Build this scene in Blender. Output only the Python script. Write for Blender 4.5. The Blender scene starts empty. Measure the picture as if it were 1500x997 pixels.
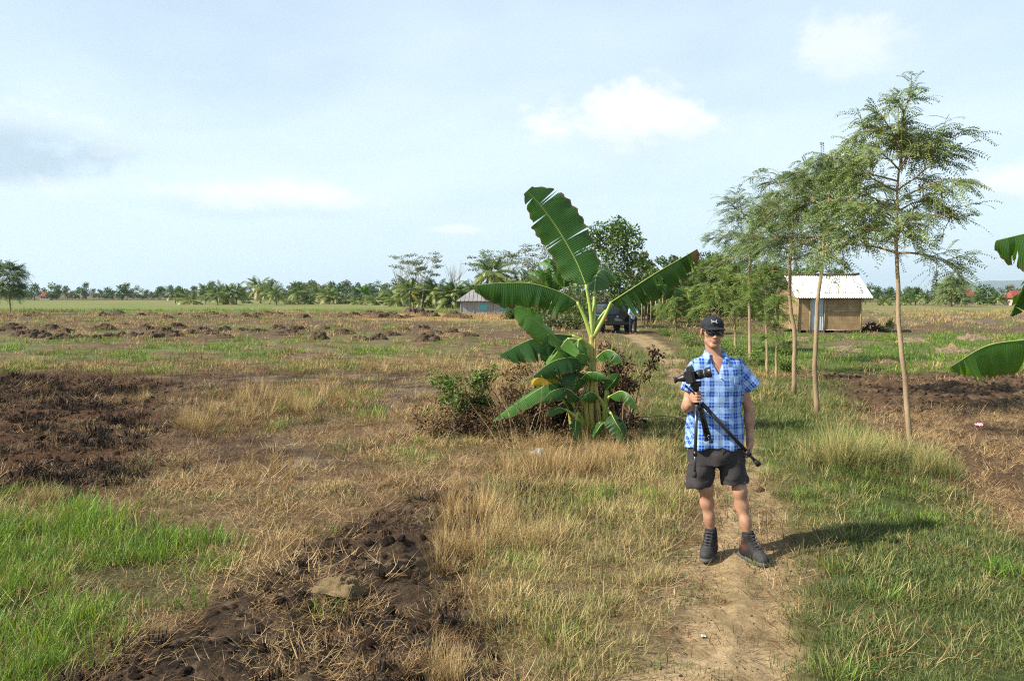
import bpy, math, random
import numpy as np
from mathutils import Vector, Matrix
R = math.radians
rng = np.random.default_rng(7)
random.seed(7)
SC = bpy.context.scene
COL = SC.collection

# ------------------------------------------------------------------ camera, sky, sun, exposure
EYE = np.array([0.0, 0.0, 2.0]); PITCH = R(3.46); FPX = 1125.0     # measured on the 1500 px wide photograph
cam_data = bpy.data.cameras.new('camera'); cam_data.sensor_width = 36.0; cam_data.lens = 36.0 * FPX / 1500.0
cam_data.clip_start = 0.05; cam_data.clip_end = 40000.0
cam = bpy.data.objects.new('camera', cam_data); COL.objects.link(cam)
cam.location = EYE; cam.rotation_euler = (math.pi / 2 - PITCH, 0, 0)
SC.camera = cam

SUN_EL = R(39.0)
SUN_DIR = Vector((-math.cos(SUN_EL) * math.cos(R(18)), -math.cos(SUN_EL) * math.sin(R(18)), math.sin(SUN_EL)))  # towards the sun
sun_data = bpy.data.lights.new('sun', 'SUN'); sun_data.energy = 5.0; sun_data.angle = R(0.6); sun_data.color = (1.0, 0.93, 0.80)
sun = bpy.data.objects.new('sun', sun_data); COL.objects.link(sun)
sun.rotation_euler = SUN_DIR.to_track_quat('Z', 'Y').to_euler(); sun.location = (-20, -8, 30)

SC.view_settings.view_transform = 'Standard'; SC.view_settings.look = 'None'
SC.view_settings.exposure = 0.95; SC.view_settings.gamma = 1.0; SC.view_settings.use_curve_mapping = False
SC.render.engine = 'CYCLES'
SC.cycles.use_denoising = False; SC.cycles.filter_width = 1.15
try: SC.cycles.denoiser = 'OPENIMAGEDENOISE'
except Exception: pass
SC.cycles.max_bounces = 4; SC.cycles.diffuse_bounces = 2; SC.cycles.glossy_bounces = 2
SC.cycles.transmission_bounces = 3; SC.cycles.transparent_max_bounces = 4; SC.cycles.volume_bounces = 0
SC.cycles.caustics_reflective = False; SC.cycles.caustics_refractive = False

class NT:                                   # a few shortcuts for node trees
    def __init__(s, tree): s.t = tree; s.n = tree.nodes; s.l = tree.links
    def add(s, kind, **kw):
        nd = s.n.new(kind)
        for k, v in kw.items(): setattr(nd, k, v)
        return nd
    def put(s, sock, v):
        if isinstance(v, bpy.types.NodeSocket): s.l.new(v, sock)
        elif isinstance(v, (tuple, list)) and len(v) == 3 and sock.type == 'RGBA': sock.default_value = (*v, 1)
        else: sock.default_value = v
    def math(s, op, a, b=0.0, c=0.0, clamp=False):
        nd = s.add('ShaderNodeMath', operation=op, use_clamp=clamp)
        for i, v in enumerate((a, b, c)): s.put(nd.inputs[i], v)
        return nd.outputs[0]
    def vmath(s, op, a, b=(0, 0, 0)):
        nd = s.add('ShaderNodeVectorMath', operation=op); s.put(nd.inputs[0], a); s.put(nd.inputs[1], b); return nd.outputs[0]
    def mix(s, f, a, b, mode='MIX'):
        nd = s.add('ShaderNodeMix', data_type='RGBA', blend_type=mode)
        s.put(nd.inputs[0], f); s.put(nd.inputs[6], a); s.put(nd.inputs[7], b); return nd.outputs[2]
    def noise(s, vec, scale, detail=4, rough=0.55, dist=0.0):
        nd = s.add('ShaderNodeTexNoise'); nd.noise_dimensions = '3D'
        if vec is not None: s.put(nd.inputs['Vector'], vec)
        nd.inputs['Scale'].default_value = scale; nd.inputs['Detail'].default_value = detail
        nd.inputs['Roughness'].default_value = rough; nd.inputs['Distortion'].default_value = dist
        return nd.outputs[0]
    def ramp(s, f, stops, interp='LINEAR'):
        nd = s.add('ShaderNodeValToRGB'); cr = nd.color_ramp; cr.interpolation = interp
        while len(cr.elements) < len(stops): cr.elements.new(0.5)
        for e, (p, c) in zip(cr.elements, stops): e.position = p; e.color = (*c, 1) if len(c) == 3 else c
        s.put(nd.inputs[0], f); return nd.outputs[0]
    def smooth(s, v, a, b, lo=0.0, hi=1.0):
        nd = s.add('ShaderNodeMapRange', interpolation_type='SMOOTHSTEP')
        s.put(nd.inputs[0], v)
        for i, x in enumerate((a, b, lo, hi)): nd.inputs[i + 1].default_value = x
        return nd.outputs[0]

world = bpy.data.worlds.new('World'); SC.world = world; world.use_nodes = True
def build_sky():
    w = NT(world.node_tree); w.n.clear()
    sky = w.add('ShaderNodeTexSky', sky_type='NISHITA'); sky.sun_disc = False
    sky.sun_elevation = SUN_EL; sky.sun_rotation = math.atan2(SUN_DIR.x, SUN_DIR.y)
    sky.air_density = 1.0; sky.dust_density = 0.6; sky.ozone_density = 1.0; sky.altitude = 0
    d = w.add('ShaderNodeTexCoord').outputs['Generated']
    sp = w.add('ShaderNodeSeparateXYZ'); w.put(sp.inputs[0], d)
    az = w.math('ARCTAN2', sp.outputs[0], sp.outputs[1]); el = w.math('ARCSINE', sp.outputs[2])
    # thin veil over the whole dome, drifting streaks and soft lumps
    zz = w.math('ADD', w.math('ABSOLUTE', sp.outputs[2]), 0.16)
    cv = w.add('ShaderNodeCombineXYZ')
    w.put(cv.inputs[0], w.math('DIVIDE', sp.outputs[0], zz)); w.put(cv.inputs[1], w.math('DIVIDE', sp.outputs[1], zz)); cv.inputs[2].default_value = 1.7
    n1 = w.noise(cv.outputs[0], 0.55, 4, 0.55, 0.4); n2 = w.noise(cv.outputs[0], 1.6, 5, 0.6)
    veil = w.smooth(w.math('ADD', w.math('MULTIPLY', n1, 0.7), w.math('MULTIPLY', n2, 0.3)), 0.30, 0.70, 0.50, 0.95)
    thick = w.math('SUBTRACT', 1.0, w.math('EXPONENT', w.math('DIVIDE', -0.62, w.math('MAXIMUM', sp.outputs[2], 0.03))))   # a slant path through a thin layer
    veil = w.math('MULTIPLY', veil, thick)
    hz = w.smooth(sp.outputs[2], 0.0, 0.14, 0.62, 0.0)                 # humid air thickens to the horizon
    col = w.mix(veil, sky.outputs[0], (5.45, 6.5, 7.35))
    col = w.mix(hz, col, (4.35, 5.65, 6.5))
    # separate cumulus: azimuth, elevation, half sizes (radians), strength, seed
    ec = w.add('ShaderNodeCombineXYZ'); w.put(ec.inputs[0], az); w.put(ec.inputs[1], w.math('MULTIPLY', el, 1.5))
    nb = w.noise(ec.outputs[0], 9.0, 5, 0.58); nf = w.noise(ec.outputs[0], 40.0, 3, 0.6)
    nn = w.math('ADD', w.math('MULTIPLY', nb, 0.75), w.math('MULTIPLY', nf, 0.25))
    def cumulus(col, a0, e0, sx, sy, k, grey, sh=0.0):
        dx = w.math('DIVIDE', w.math('SUBTRACT', az, a0), sx); dy = w.math('DIVIDE', w.math('SUBTRACT', el, e0), sy)
        dyb = w.math('MULTIPLY', dy, w.smooth(dy, -0.35, 0.05, 1.6, 1.0))        # flatter base
        r = w.math('SQRT', w.math('ADD', w.math('MULTIPLY', dx, dx), w.math('MULTIPLY', dyb, dyb)))
        body = w.math('SUBTRACT', w.math('ADD', w.math('MULTIPLY', nn, 2.6), -0.55), r)
        m = w.math('MULTIPLY', w.smooth(body, -0.25, 0.42), k)
        lit = w.smooth(w.math('ADD', dy, w.math('MULTIPLY', w.math('SUBTRACT', nn, 0.5), 2.2)), -0.75 + sh, 0.35 + sh)
        cc = w.mix(lit, grey, (7.0, 7.1, 7.15))
        return w.mix(m, col, cc)
    g1 = (4.5, 5.6, 6.3); g2 = (3.6, 4.6, 5.4)
    for a in ((0.158, 0.203, 0.175, 0.068, 0.95, g1, .15), (-0.585, 0.152, 0.15, 0.066, 1.0, g2, .75), (-0.34, 0.108, 0.24, 0.035, 0.75, g1, .35),
              (0.41, 0.27, 0.09, 0.05, 0.5, g1), (0.60, 0.115, 0.10, 0.035, 0.8, g1), (-0.07, 0.080, 0.06, 0.012, 0.6, g1),
              (-0.62, 0.37, 0.2, 0.06, 0.55, g1), (1.3, 0.2, 0.25, 0.06, 0.8, g1), (-1.6, 0.18, 0.3, 0.06, 0.8, g1)):
        col = cumulus(col, *a)
    bg = w.add('ShaderNodeBackground'); w.put(bg.inputs[0], col); bg.inputs[1].default_value = 0.084
    out = w.add('ShaderNodeOutputWorld'); w.l.new(bg.outputs[0], out.inputs[0])
build_sky()

# ------------------------------------------------------------------ helpers
def ray(u, v):
    xc = (u - 750.0) / FPX; yc = -(v - 498.5) / FPX
    return np.array([xc, math.cos(PITCH) + yc * math.sin(PITCH), -math.sin(PITCH) + yc * math.cos(PITCH)])
def at(u, v, Y):                             # the point that distance Y ahead which the photograph shows at u, v
    d = ray(u, v); return EYE + d * (Y / d[1])
def flat(u, v):
    d = ray(u, v); return (EYE + d * (-EYE[2] / d[2]))[:2]
def hash2(ix, iy, seed):
    h = (ix.astype(np.int64) * 374761393 + iy.astype(np.int64) * 668265263 + seed * 1442695041) & 0x7fffffff
    h = ((h ^ (h >> 13)) * 1274126177) & 0x7fffffff
    h = ((h ^ (h >> 15)) * 2246822519) & 0x7fffffff
    return ((h ^ (h >> 16)) & 0xffff) / 65535.0
def vnoise(x, y, seed=0):
    x = np.asarray(x, float); y = np.asarray(y, float)
    ix = np.floor(x); iy = np.floor(y); fx = x - ix; fy = y - iy
    fx = fx * fx * fx * (fx * (fx * 6 - 15) + 10); fy = fy * fy * fy * (fy * (fy * 6 - 15) + 10)
    a = hash2(ix, iy, seed); b = hash2(ix + 1, iy, seed); c = hash2(ix, iy + 1, seed); d = hash2(ix + 1, iy + 1, seed)
    return (a * (1 - fx) + b * fx) * (1 - fy) + (c * (1 - fx) + d * fx) * fy
def fbm(x, y, seed=0, octv=4, gain=0.5):
    s = 0; a = 1; t = 0
    for i in range(octv):
        s = s + a * vnoise(x * 2 ** i + 17.3 * i, y * 2 ** i - 9.1 * i, seed + i); t += a; a *= gain
    return s / t
def ss(x, a, b):
    t = np.clip((x - a) / (b - a), 0, 1); return t * t * (3 - 2 * t)
def tag(o, label=None, cat=None, group=None, kind=None):
    for k, v in (('label', label), ('category', cat), ('group', group), ('kind', kind)):
        if v: o[k] = v
    return o
def link(name, data, parent=None, loc=None):
    o = bpy.data.objects.new(name, data); COL.objects.link(o)
    if parent is not None: o.parent = parent
    if loc is not None: o.location = loc
    return o
def empty(name, loc, label, cat, group=None, rz=0.0):
    o = link(name, None, None, loc); o.empty_display_size = 0.2; o.rotation_euler = (0, 0, rz)
    return tag(o, label, cat, group)
def mesh_np(name, V, F, mat=None, smooth=False, attrs=None):
    """V (n,3); F a list of (k,m) index arrays, all faces of one array having m corners"""
    if isinstance(F, np.ndarray): F = [F]
    F = [np.asarray(f, np.int32) for f in F if len(f)]
    me = bpy.data.meshes.new(name)
    me.vertices.add(len(V)); me.vertices.foreach_set('co', np.ascontiguousarray(V, np.float32).ravel())
    nl = sum(f.size for f in F); nf = sum(len(f) for f in F)
    me.loops.add(nl); me.loops.foreach_set('vertex_index', np.concatenate([f.ravel() for f in F]))
    tot = np.concatenate([np.full(len(f), f.shape[1], np.int32) for f in F]); st = np.concatenate([[0], np.cumsum(tot)[:-1]]).astype(np.int32)
    me.polygons.add(nf); me.polygons.foreach_set('loop_start', st); me.polygons.foreach_set('loop_total', tot)
    me.polygons.foreach_set('use_smooth', np.full(nf, bool(smooth)))
    me.update(calc_edges=True)
    for k, (tp, arr) in (attrs or {}).items():
        a = me.attributes.new(k, tp, 'POINT')
        key = {'FLOAT': 'value', 'INT': 'value', 'FLOAT_VECTOR': 'vector', 'FLOAT_COLOR': 'color', 'FLOAT2': 'vector'}[tp]
        a.data.foreach_set(key, np.ascontiguousarray(arr, np.int32 if tp == 'INT' else np.float32).ravel())
    if mat: me.materials.append(mat)
    return me
class MB:                                    # collects simple shapes into one mesh
    def __init__(s): s.V = []; s.F = []
    def add(s, v, f):
        b = len(s.V); s.V += [tuple(p) for p in v]; s.F += [tuple(i + b for i in q) for q in f]; return s
    def box(s, c, size, rz=0.0, M=None, taper=1.0):
        hx, hy, hz = (q / 2 for q in size); v = []
        for z in (-1, 1):
            t = taper if z > 0 else 1
            for x, y in ((-1, -1), (1, -1), (1, 1), (-1, 1)): v.append(Vector((x * hx * t, y * hy * t, z * hz)))
        M = (M if M is not None else Matrix.Rotation(rz, 3, 'Z'))
        v = [Vector(c) + M @ p for p in v]
        return s.add(v, [(3, 2, 1, 0), (4, 5, 6, 7), (0, 1, 5, 4), (1, 2, 6, 5), (2, 3, 7, 6), (3, 0, 4, 7)])
    def tube(s, P, rad, n=8, caps=True):
        P = [Vector(p) for p in P]; m = len(P)
        if not hasattr(rad, '__len__'): rad = [rad] * m
        v = []; up = None
        for i in range(m):
            t = (P[min(i + 1, m - 1)] - P[max(i - 1, 0)])
            t = t.normalized() if t.length > 1e-9 else Vector((0, 0, 1))
            if up is None: up = t.orthogonal().normalized()
            up = (up - t * up.dot(t)); up = up.normalized() if up.length > 1e-6 else t.orthogonal().normalized()
            sd = t.cross(up)
            for k in range(n):
                a = 2 * math.pi * k / n; v.append(P[i] + (up * math.cos(a) + sd * math.sin(a)) * rad[i])
        f = []
        for i in range(m - 1):
            for k in range(n):
                k2 = (k + 1) % n; f.append((i * n + k, i * n + k2, (i + 1) * n + k2, (i + 1) * n + k))
        if caps: f.append(tuple(range(n - 1, -1, -1))); f.append(tuple((m - 1) * n + k for k in range(n)))
        return s.add(v, f)
    def mesh(s, name, mat, smooth=False):
        me = bpy.data.meshes.new(name); me.from_pydata([tuple(p) for p in s.V], [], s.F); me.update()
        if mat: me.materials.append(mat)
        if smooth: me.polygons.foreach_set('use_smooth', np.full(len(me.polygons), True))
        return me
    def obj(s, name, mat, parent=None, smooth=False):
        return link(name, s.mesh(name, mat, smooth), parent)
def bevel(o, w, seg=2):
    m = o.modifiers.new('bevel', 'BEVEL'); m.width = w; m.segments = seg; m.limit_method = 'ANGLE'; return o
def relparts(root):                           # parts were built in world coordinates: keep them there under their root
    inv = Matrix.Translation(root.location) @ root.rotation_euler.to_matrix().to_4x4()
    inv = inv.inverted()
    for c in root.children: c.matrix_parent_inverse = inv
def copy_tree(o, parent=None):
    c = o.copy(); COL.objects.link(c)
    if parent is not None: c.parent = parent
    for ch in list(o.children): copy_tree(ch, c)
    return c

# ------------------------------------------------------------------ materials
def pmat(name, base, rough=0.8, spec=0.3, var=0.25, scale=8.0, bump=0.0, bscale=None, base2=None, metal=0.0, coord='Object', stretch=None):
    m = bpy.data.materials.new(name); m.use_nodes = True; t = NT(m.node_tree); b = t.n['Principled BSDF']
    vec = t.add('ShaderNodeTexCoord').outputs[coord]
    if stretch: vec = t.vmath('MULTIPLY', vec, stretch)
    n = t.noise(vec, scale, 5, 0.6)
    if base2 is None: base2 = tuple(min(1, c * (1 + var)) for c in base); lo = tuple(c * (1 - var) for c in base)
    else: lo = base
    t.put(b.inputs['Base Color'], t.ramp(n, [(0.32, lo), (0.68, base2)]))
    b.inputs['Roughness'].default_value = rough; b.inputs['Specular IOR Level'].default_value = spec; b.inputs['Metallic'].default_value = metal
    if bump:
        bp = t.add('ShaderNodeBump'); bp.inputs['Strength'].default_value = 1.0; bp.inputs['Distance'].default_value = bump
        t.put(bp.inputs['Height'], t.noise(vec, bscale or scale * 4, 6, 0.65)); t.l.new(bp.outputs[0], b.inputs['Normal'])
    return m
def leafmat(name, stops, trans=0.35, rough=0.55, spec=0.25, tint=None, base_dark=None):
    """foliage: colour by leaf (attribute rnd) and by instance; part of the light passes through"""
    m = bpy.data.materials.new(name); m.use_nodes = True; t = NT(m.node_tree); b = t.n['Principled BSDF']
    rnd = t.add('ShaderNodeAttribute', attribute_name='rnd').outputs['Fac']
    orn = t.add('ShaderNodeObjectInfo').outputs['Random']
    f = t.math('ADD', t.math('MULTIPLY', rnd, 0.6), t.math('MULTIPLY', orn, 0.4))
    c = t.ramp(f, stops)
    if base_dark:                              # old brown sheath at the foot of each blade
        h = t.add('ShaderNodeAttribute', attribute_name='hgt').outputs['Fac']
        c = t.mix(t.smooth(h, 0.0, 0.45), base_dark, c)
    t.put(b.inputs['Base Color'], c); b.inputs['Roughness'].default_value = rough; b.inputs['Specular IOR Level'].default_value = spec
    tr = t.add('ShaderNodeBsdfTranslucent'); t.put(tr.inputs[0], t.mix(1.0, c, tint or (1.0, 1.0, 0.55), 'MULTIPLY'))
    mx = t.add('ShaderNodeMixShader'); mx.inputs[0].default_value = trans
    t.l.new(b.outputs[0], mx.inputs[1]); t.l.new(tr.outputs[0], mx.inputs[2])
    t.l.new(mx.outputs[0], t.n['Material Output'].inputs[0]); return m
SC.cycles.use_adaptive_sampling = True; SC.cycles.adaptive_threshold = 0.008
# ------------------------------------------------------------------ the ground: zones, relief, one sheet
def poly(*uv): return np.array([flat(u, v) for u, v in uv])
def sdist(x, y, P, far=3.0):                 # signed distance to a polygon, negative inside (only worked out near it)
    lo = P.min(0) - far; hi = P.max(0) + far; k = (x > lo[0]) & (x < hi[0]) & (y > lo[1]) & (y < hi[1])
    out = np.full(x.shape, 99.0)
    if k.any(): out[k] = sdist_all(x[k], y[k], P)
    return out
def sdist_all(x, y, P):
    d = np.full(x.shape, 1e9); ins = np.zeros(x.shape, bool)
    for i in range(len(P)):
        a = P[i]; b = P[(i + 1) % len(P)]; e = b - a
        wx = x - a[0]; wy = y - a[1]; t = np.clip((wx * e[0] + wy * e[1]) / (e @ e + 1e-12), 0, 1)
        d = np.minimum(d, (wx - e[0] * t) ** 2 + (wy - e[1] * t) ** 2)
        c = ((a[1] > y) != (b[1] > y)); den = (b[1] - a[1]) if abs(b[1] - a[1]) > 1e-12 else 1e-12
        ins ^= c & (x < e[0] * (y - a[1]) / den + a[0])
    d = np.sqrt(d); return np.where(ins, -d, d)
def ldist(x, y, P):
    d = np.full(x.shape, 1e9)
    for i in range(len(P) - 1):
        a = P[i]; e = P[i + 1] - a; wx = x - a[0]; wy = y - a[1]; t = np.clip((wx * e[0] + wy * e[1]) / (e @ e + 1e-12), 0, 1)
        d = np.minimum(d, (wx - e[0] * t) ** 2 + (wy - e[1] * t) ** 2)
    return np.sqrt(d)
PATH = np.vstack([[[0.85, -14.0], [0.95, -2.0]], poly((1050, 1100), (1052, 997), (1072, 900), (1082, 815), (1080, 740), (1062, 660), (1030, 600), (1002, 558), (970, 520), (948, 501), (930, 491), (922, 484), (925, 476), (940, 468))])
ZONES = {
 'green_left': poly((-500, 748), (-50, 752), (150, 752), (320, 765), (352, 805), (290, 862), (190, 900), (110, 955), (60, 1060), (-500, 1150)),
 'burnt_a': poly((-500, 560), (120, 548), (240, 560), (255, 600), (215, 640), (250, 695), (120, 732), (-500, 745)),
 'burnt_b': poly((60, 1020), (240, 930), (350, 868), (450, 815), (560, 757), (680, 705), (830, 712), (790, 765), (690, 800), (665, 860), (740, 920), (800, 1060), (120, 1160)),
 'strip': poly((690, 730), (880, 705), (985, 650), (1000, 760), (985, 860), (960, 997), (930, 1150), (760, 1150), (770, 960), (700, 850)),
 'green_right': poly((1145, 700), (1200, 640), (1150, 560), (1180, 560), (1330, 700), (1400, 740), (1500, 790), (1800, 850), (1800, 1150), (1140, 1150), (1145, 900), (1195, 830), (1180, 760)),
 'verge_right': poly((965, 480), (1010, 508), (1060, 540), (1160, 600), (1210, 640), (1145, 700), (1110, 640), (1055, 565), (985, 508)),
 'verge_left': poly((895, 484), (930, 492), (965, 535), (1000, 600), (1020, 660), (960, 700), (940, 650), (950, 600), (925, 530)),
 'tilled': poly((1165, 547), (1900, 545), (2300, 830), (1530, 800), (1410, 735), (1335, 685), (1215, 608), (1180, 575)),
 'tilled_straw': poly((1210, 603), (1450, 595), (1900, 590), (2300, 830), (1500, 795), (1335, 690)),
 'mid_right': poly((1010, 497), (1150, 492), (2000, 488), (1900, 545), (1165, 547), (1120, 553), (1075, 535)),
 'soil_right': poly((1100, 484), (1320, 476), (2200, 472), (2000, 488), (1150, 494), (1080, 493)),
 'weeds_right': poly((1275, 460), (2500, 460), (2300, 473), (1275, 476)),
 'far_right': poly((1100, 443), (3000, 443), (2500, 461), (1275, 461)),
 'band_left': poly((-900, 501), (300, 499), (655, 496), (650, 540), (400, 548), (-700, 544)),
 'brown_left': poly((-700, 543), (640, 546), (665, 572), (430, 640), (560, 690), (300, 690), (230, 640), (260, 575), (-700, 560)),
 'tall_dry': poly((235, 605), (320, 568), (540, 558), (600, 585), (500, 625), (300, 655)),
 'far_left': poly((-2500, 440), (672, 440), (672, 457), (-2000, 459)),
 'dry_house': poly((540, 458), (765, 458), (800, 470), (540, 469)),
}
BUND = poly((520, 850), (600, 785), (690, 735), (800, 716))
SOFT = {'green_left': 3.2, 'green_right': 2.0, 'burnt_a': 2.0, 'strip': 3.0, 'brown_left': 2.0, 'band_left': 2.0}
def zones(x, y):
    x = np.asarray(x, float); y = np.asarray(y, float); d = np.hypot(x, y)
    wa = 0.13 * np.clip(d / 5, 0.6, 12)
    wx = x + wa * 3.0 * (fbm(x / wa / 4, y / wa / 4, 3, 4) - .5); wy = y + wa * 3.0 * (fbm(x / wa / 4, y / wa / 4, 33, 4) - .5)
    e = 0.10 * np.clip(d / 4, 1, 14)
    Z = {k: 1 - ss(sdist(wx, wy, P), -e * SOFT.get(k, 1), e * SOFT.get(k, 1)) for k, P in ZONES.items()}
    pd = ldist(x + .18 * (fbm(x * 1.2, y * 1.2, 5) - .5), y, PATH); Z['pd'] = pd
    Z['path'] = 1 - ss(pd + 0.45 * (fbm(x * 2.2, y * 2.2, 8, 4) - .5), 0.20 + .007 * np.clip(y - 6, 0, 20), 0.50 + .007 * np.clip(y - 6, 0, 20))
    Z['path'] = Z['path'] * (1 - ss(y, 40, 60))
    Z['patch'] = fbm(x * .55, y * .55, 21, 5); Z['patch2'] = fbm(x * 1.7, y * 1.7, 41, 4); Z['patch3'] = fbm(x * .13, y * .13, 61, 4)
    return Z
def height(x, y, Z=None):
    x = np.asarray(x, float); y = np.asarray(y, float)
    if Z is None: Z = zones(x, y)
    near = 1 - ss(np.hypot(x, y), 60, 140)
    h = 0.05 * (fbm(x * .4, y * .4, 11, 3) - .5)
    h = h + 0.035 * (fbm(x * 3, y * 3, 12, 4) - .5) * (1 - .6 * Z['path'])
    h = h - 0.045 * Z['path'] + 0.025 * np.exp(-(Z['pd'] / .10) ** 2) * Z['path'] * (fbm(x * .8, y * .8, 14) > .35)
    h = h + 0.02 * Z['path'] * (fbm(x * 9, y * 5, 15, 3) - .5)
    h = h + 0.03 * np.exp(-(ldist(x, y, BUND) / .42) ** 2) * (.3 + 1.4 * fbm(x * 2.3, y * 2.3, 27, 4))
    t = Z['tilled']; rid = 1 - np.abs(2 * fbm(x * 2.1, y * 2.6, 17, 5, .6) - 1)
    h = h + t * (1 - .55 * Z['tilled_straw']) * (0.34 * (rid - .72) + 0.14 * (fbm(x * 7, y * 7, 18, 3) - .5)) + t * Z['tilled_straw'] * 0.08 * (fbm(x * 4, y * 4, 19, 4) - .5) - 0.07 * t
    h = h + Z['burnt_a'] * (0.14 * (fbm(x * 4.0, y * 4.0, 23, 5, .6) - .5)) + Z['burnt_b'] * (0.13 * (fbm(x * 4.5, y * 4.5, 24, 5, .6) - .5) + .04 * (fbm(x * 17, y * 17, 29, 2) - .5))
    h = h + (Z['soil_right'] + Z['weeds_right'] * .5) * 0.25 * (fbm(x * 1.2, y * 1.2, 25, 3) - .4)
    h = h + Z['mid_right'] * 0.14 * (fbm(x * .9, y * .9, 26, 3) - .5)
    g = flat(1310, 700); h = h + 0.14 * np.exp(-(((x - g[0]) / .9) ** 2 + ((y - g[1]) / .7) ** 2))
    return h * near
def gp(u, v):
    d = ray(u, v); h = 0.0
    for _ in range(3):
        p = EYE + d * ((h - EYE[2]) / d[2]); h = float(height(p[0:1], p[1:2])[0])
    return np.array([p[0], p[1], h])
def gz(x, y): return float(height(np.array([x]), np.array([y]))[0])

def build_ground():
    ys = list(np.arange(-30, 3.0, 1.1)); d = 3.0
    while d < 55: ys.append(d); d += max(0.028, 0.0062 * d)
    while d < 16000: ys.append(d); d *= 1.035
    ys = np.array(ys)
    s = np.linspace(-1, 1, 471); o = 1.0 * 1.25 ** np.arange(1, 12)
    s = np.concatenate([-o[::-1], s, o]); ny, nx = len(ys), len(s)
    Yg = np.repeat(ys[:, None], nx, 1); Xg = (0.78 * np.maximum(Yg, 0) + 3.2) * s[None, :]
    x = Xg.ravel(); y = Yg.ravel(); Z = zones(x, y); h = height(x, y, Z)
    i = np.arange(ny - 1)[:, None] * nx + np.arange(nx - 1)[None, :]; i = i.ravel()
    F = np.stack([i, i + 1, i + nx + 1, i + nx], 1)
    def c(*a): return np.array(a)[None, :]
    def lay(C, w, col): w = np.clip(w, 0, 1)[:, None]; return C * (1 - w) + w * col
    p1, p2, p3 = Z['patch'], Z['patch2'], Z['patch3']
    C = np.repeat(c(0.120, 0.078, 0.042), len(x), 0)                       # trampled dry straw on soil
    C = lay(C, ss(p2, .45, .62) * .8, c(0.060, 0.040, 0.024)); C = lay(C, ss(fbm(x * 3.7, y * 3.7, 85, 4), .52, .64) * .6, c(0.192, 0.132, 0.068)); C = lay(C, ss(p1, .52, .68) * .5, c(0.128, 0.120, 0.044))
    far = ss(np.hypot(x, y), 18, 45)
    C = lay(C, far * .75, c(.085, .058, .036)); C = lay(C, far * ss(p3, .5, .62) * .8, c(0.120, 0.120, 0.048)); C = lay(C, far * ss(p1, .55, .68) * .5, c(0.068, 0.044, 0.026))
    C = lay(C, Z['band_left'] * ss(p1 + .3 * (p2 - .5), .40, .58) * .85, c(0.100, 0.120, 0.040))
    C = lay(C, Z['brown_left'] * .9, c(0.066, 0.044, 0.029)); C = lay(C, Z['brown_left'] * ss(p2 + .4 * (p1 - .5), .48, .62) * .8, c(0.160, 0.124, 0.084)); C = lay(C, Z['brown_left'] * ss(fbm(x * 2.6, y * 2.6, 87, 4), .54, .64) * .7, c(0.028, 0.019, 0.014))
    C = lay(C, Z['far_left'] * .9, c(0.136, 0.164, 0.050)); C = lay(C, Z['far_left'] * ss(p3, .48, .6) * .7, c(0.188, 0.160, 0.072))
    C = lay(C, Z['dry_house'] * .9, c(0.272, 0.176, 0.068))
    C = lay(C, Z['far_right'] * .9, c(0.188, 0.160, 0.072)); C = lay(C, Z['far_right'] * ss(p3, .45, .6) * .8, c(0.128, 0.144, 0.048))
    C = lay(C, Z['weeds_right'] * .9, c(0.128, 0.092, 0.068)); C = lay(C, Z['soil_right'] * .9, c(0.100, 0.067, 0.044))
    C = lay(C, Z['mid_right'] * .9, c(0.068, 0.096, 0.024)); C = lay(C, Z['mid_right'] * ss(p1, .56, .66) * .8, c(0.136, 0.096, 0.060))
    C = lay(C, Z['tilled'], c(0.090, 0.056, 0.032)); C = lay(C, Z['tilled'] * ss(p2, .4, .7) * .5, c(0.128, 0.084, 0.050))
    C = lay(C, Z['tilled'] * Z['tilled_straw'] * ss(p1 + .5 * (p2 - .5), .40, .55) * .8, c(0.160, 0.108, 0.060))
    C = lay(C, Z['green_right'], c(0.048, 0.062, 0.019)); C = lay(C, Z['verge_right'] * .8, c(0.080, 0.096, 0.028)); C = lay(C, Z['verge_left'] * .75, c(0.096, 0.104, 0.036))
    C = lay(C, Z['strip'] * .7, c(0.136, 0.112, 0.052)); C = lay(C, Z['green_left'], c(.052, .050, .022))
    bm = ss(p2 + .25 * (p1 - .5), .38, .6)
    C = lay(C, Z['burnt_a'], c(0.068, 0.034, 0.018)); C = lay(C, Z['burnt_a'] * bm, c(0.016, 0.011, 0.009)); C = lay(C, Z['burnt_a'] * ss(fbm(x * 6, y * 6, 77, 3), .55, .65) * .6, c(0.104, 0.060, 0.032))
    C = lay(C, Z['burnt_b'] * .95, c(.046, .031, .020)); C = lay(C, Z['burnt_b'] * ss(fbm(x * 3.1, y * 3.1, 83, 5, .65), .44, .56) * .95, c(0.019, 0.014, 0.010)); C = lay(C, Z['burnt_b'] * ss(fbm(x * 11, y * 11, 84, 3), .60, .70) * .6, c(0.136, 0.096, 0.060))
    C = lay(C, Z['path'], c(.250, .178, .095)); C = lay(C, Z['path'] * ss(p2, .5, .7) * .6, c(.30, .222, .13)); C = lay(C, Z['path'] * ss(fbm(x * 4, y * 4, 81, 3), .56, .7) * .6, c(0.136, 0.100, 0.048))
    C4 = np.concatenate([C, np.ones((len(x), 1))], 1)
    rough = np.clip(Z['tilled'] + Z['burnt_a'] + Z['burnt_b'] + .3, 0, 1)
    m = bpy.data.materials.new('earth'); m.use_nodes = True; t = NT(m.node_tree); b = t.n['Principled BSDF']
    pos = t.add('ShaderNodeNewGeometry').outputs['Position']
    ca = t.add('ShaderNodeAttribute', attribute_name='soil').outputs['Color']
    ra = t.add('ShaderNodeAttribute', attribute_name='lumpy').outputs['Fac']
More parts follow.
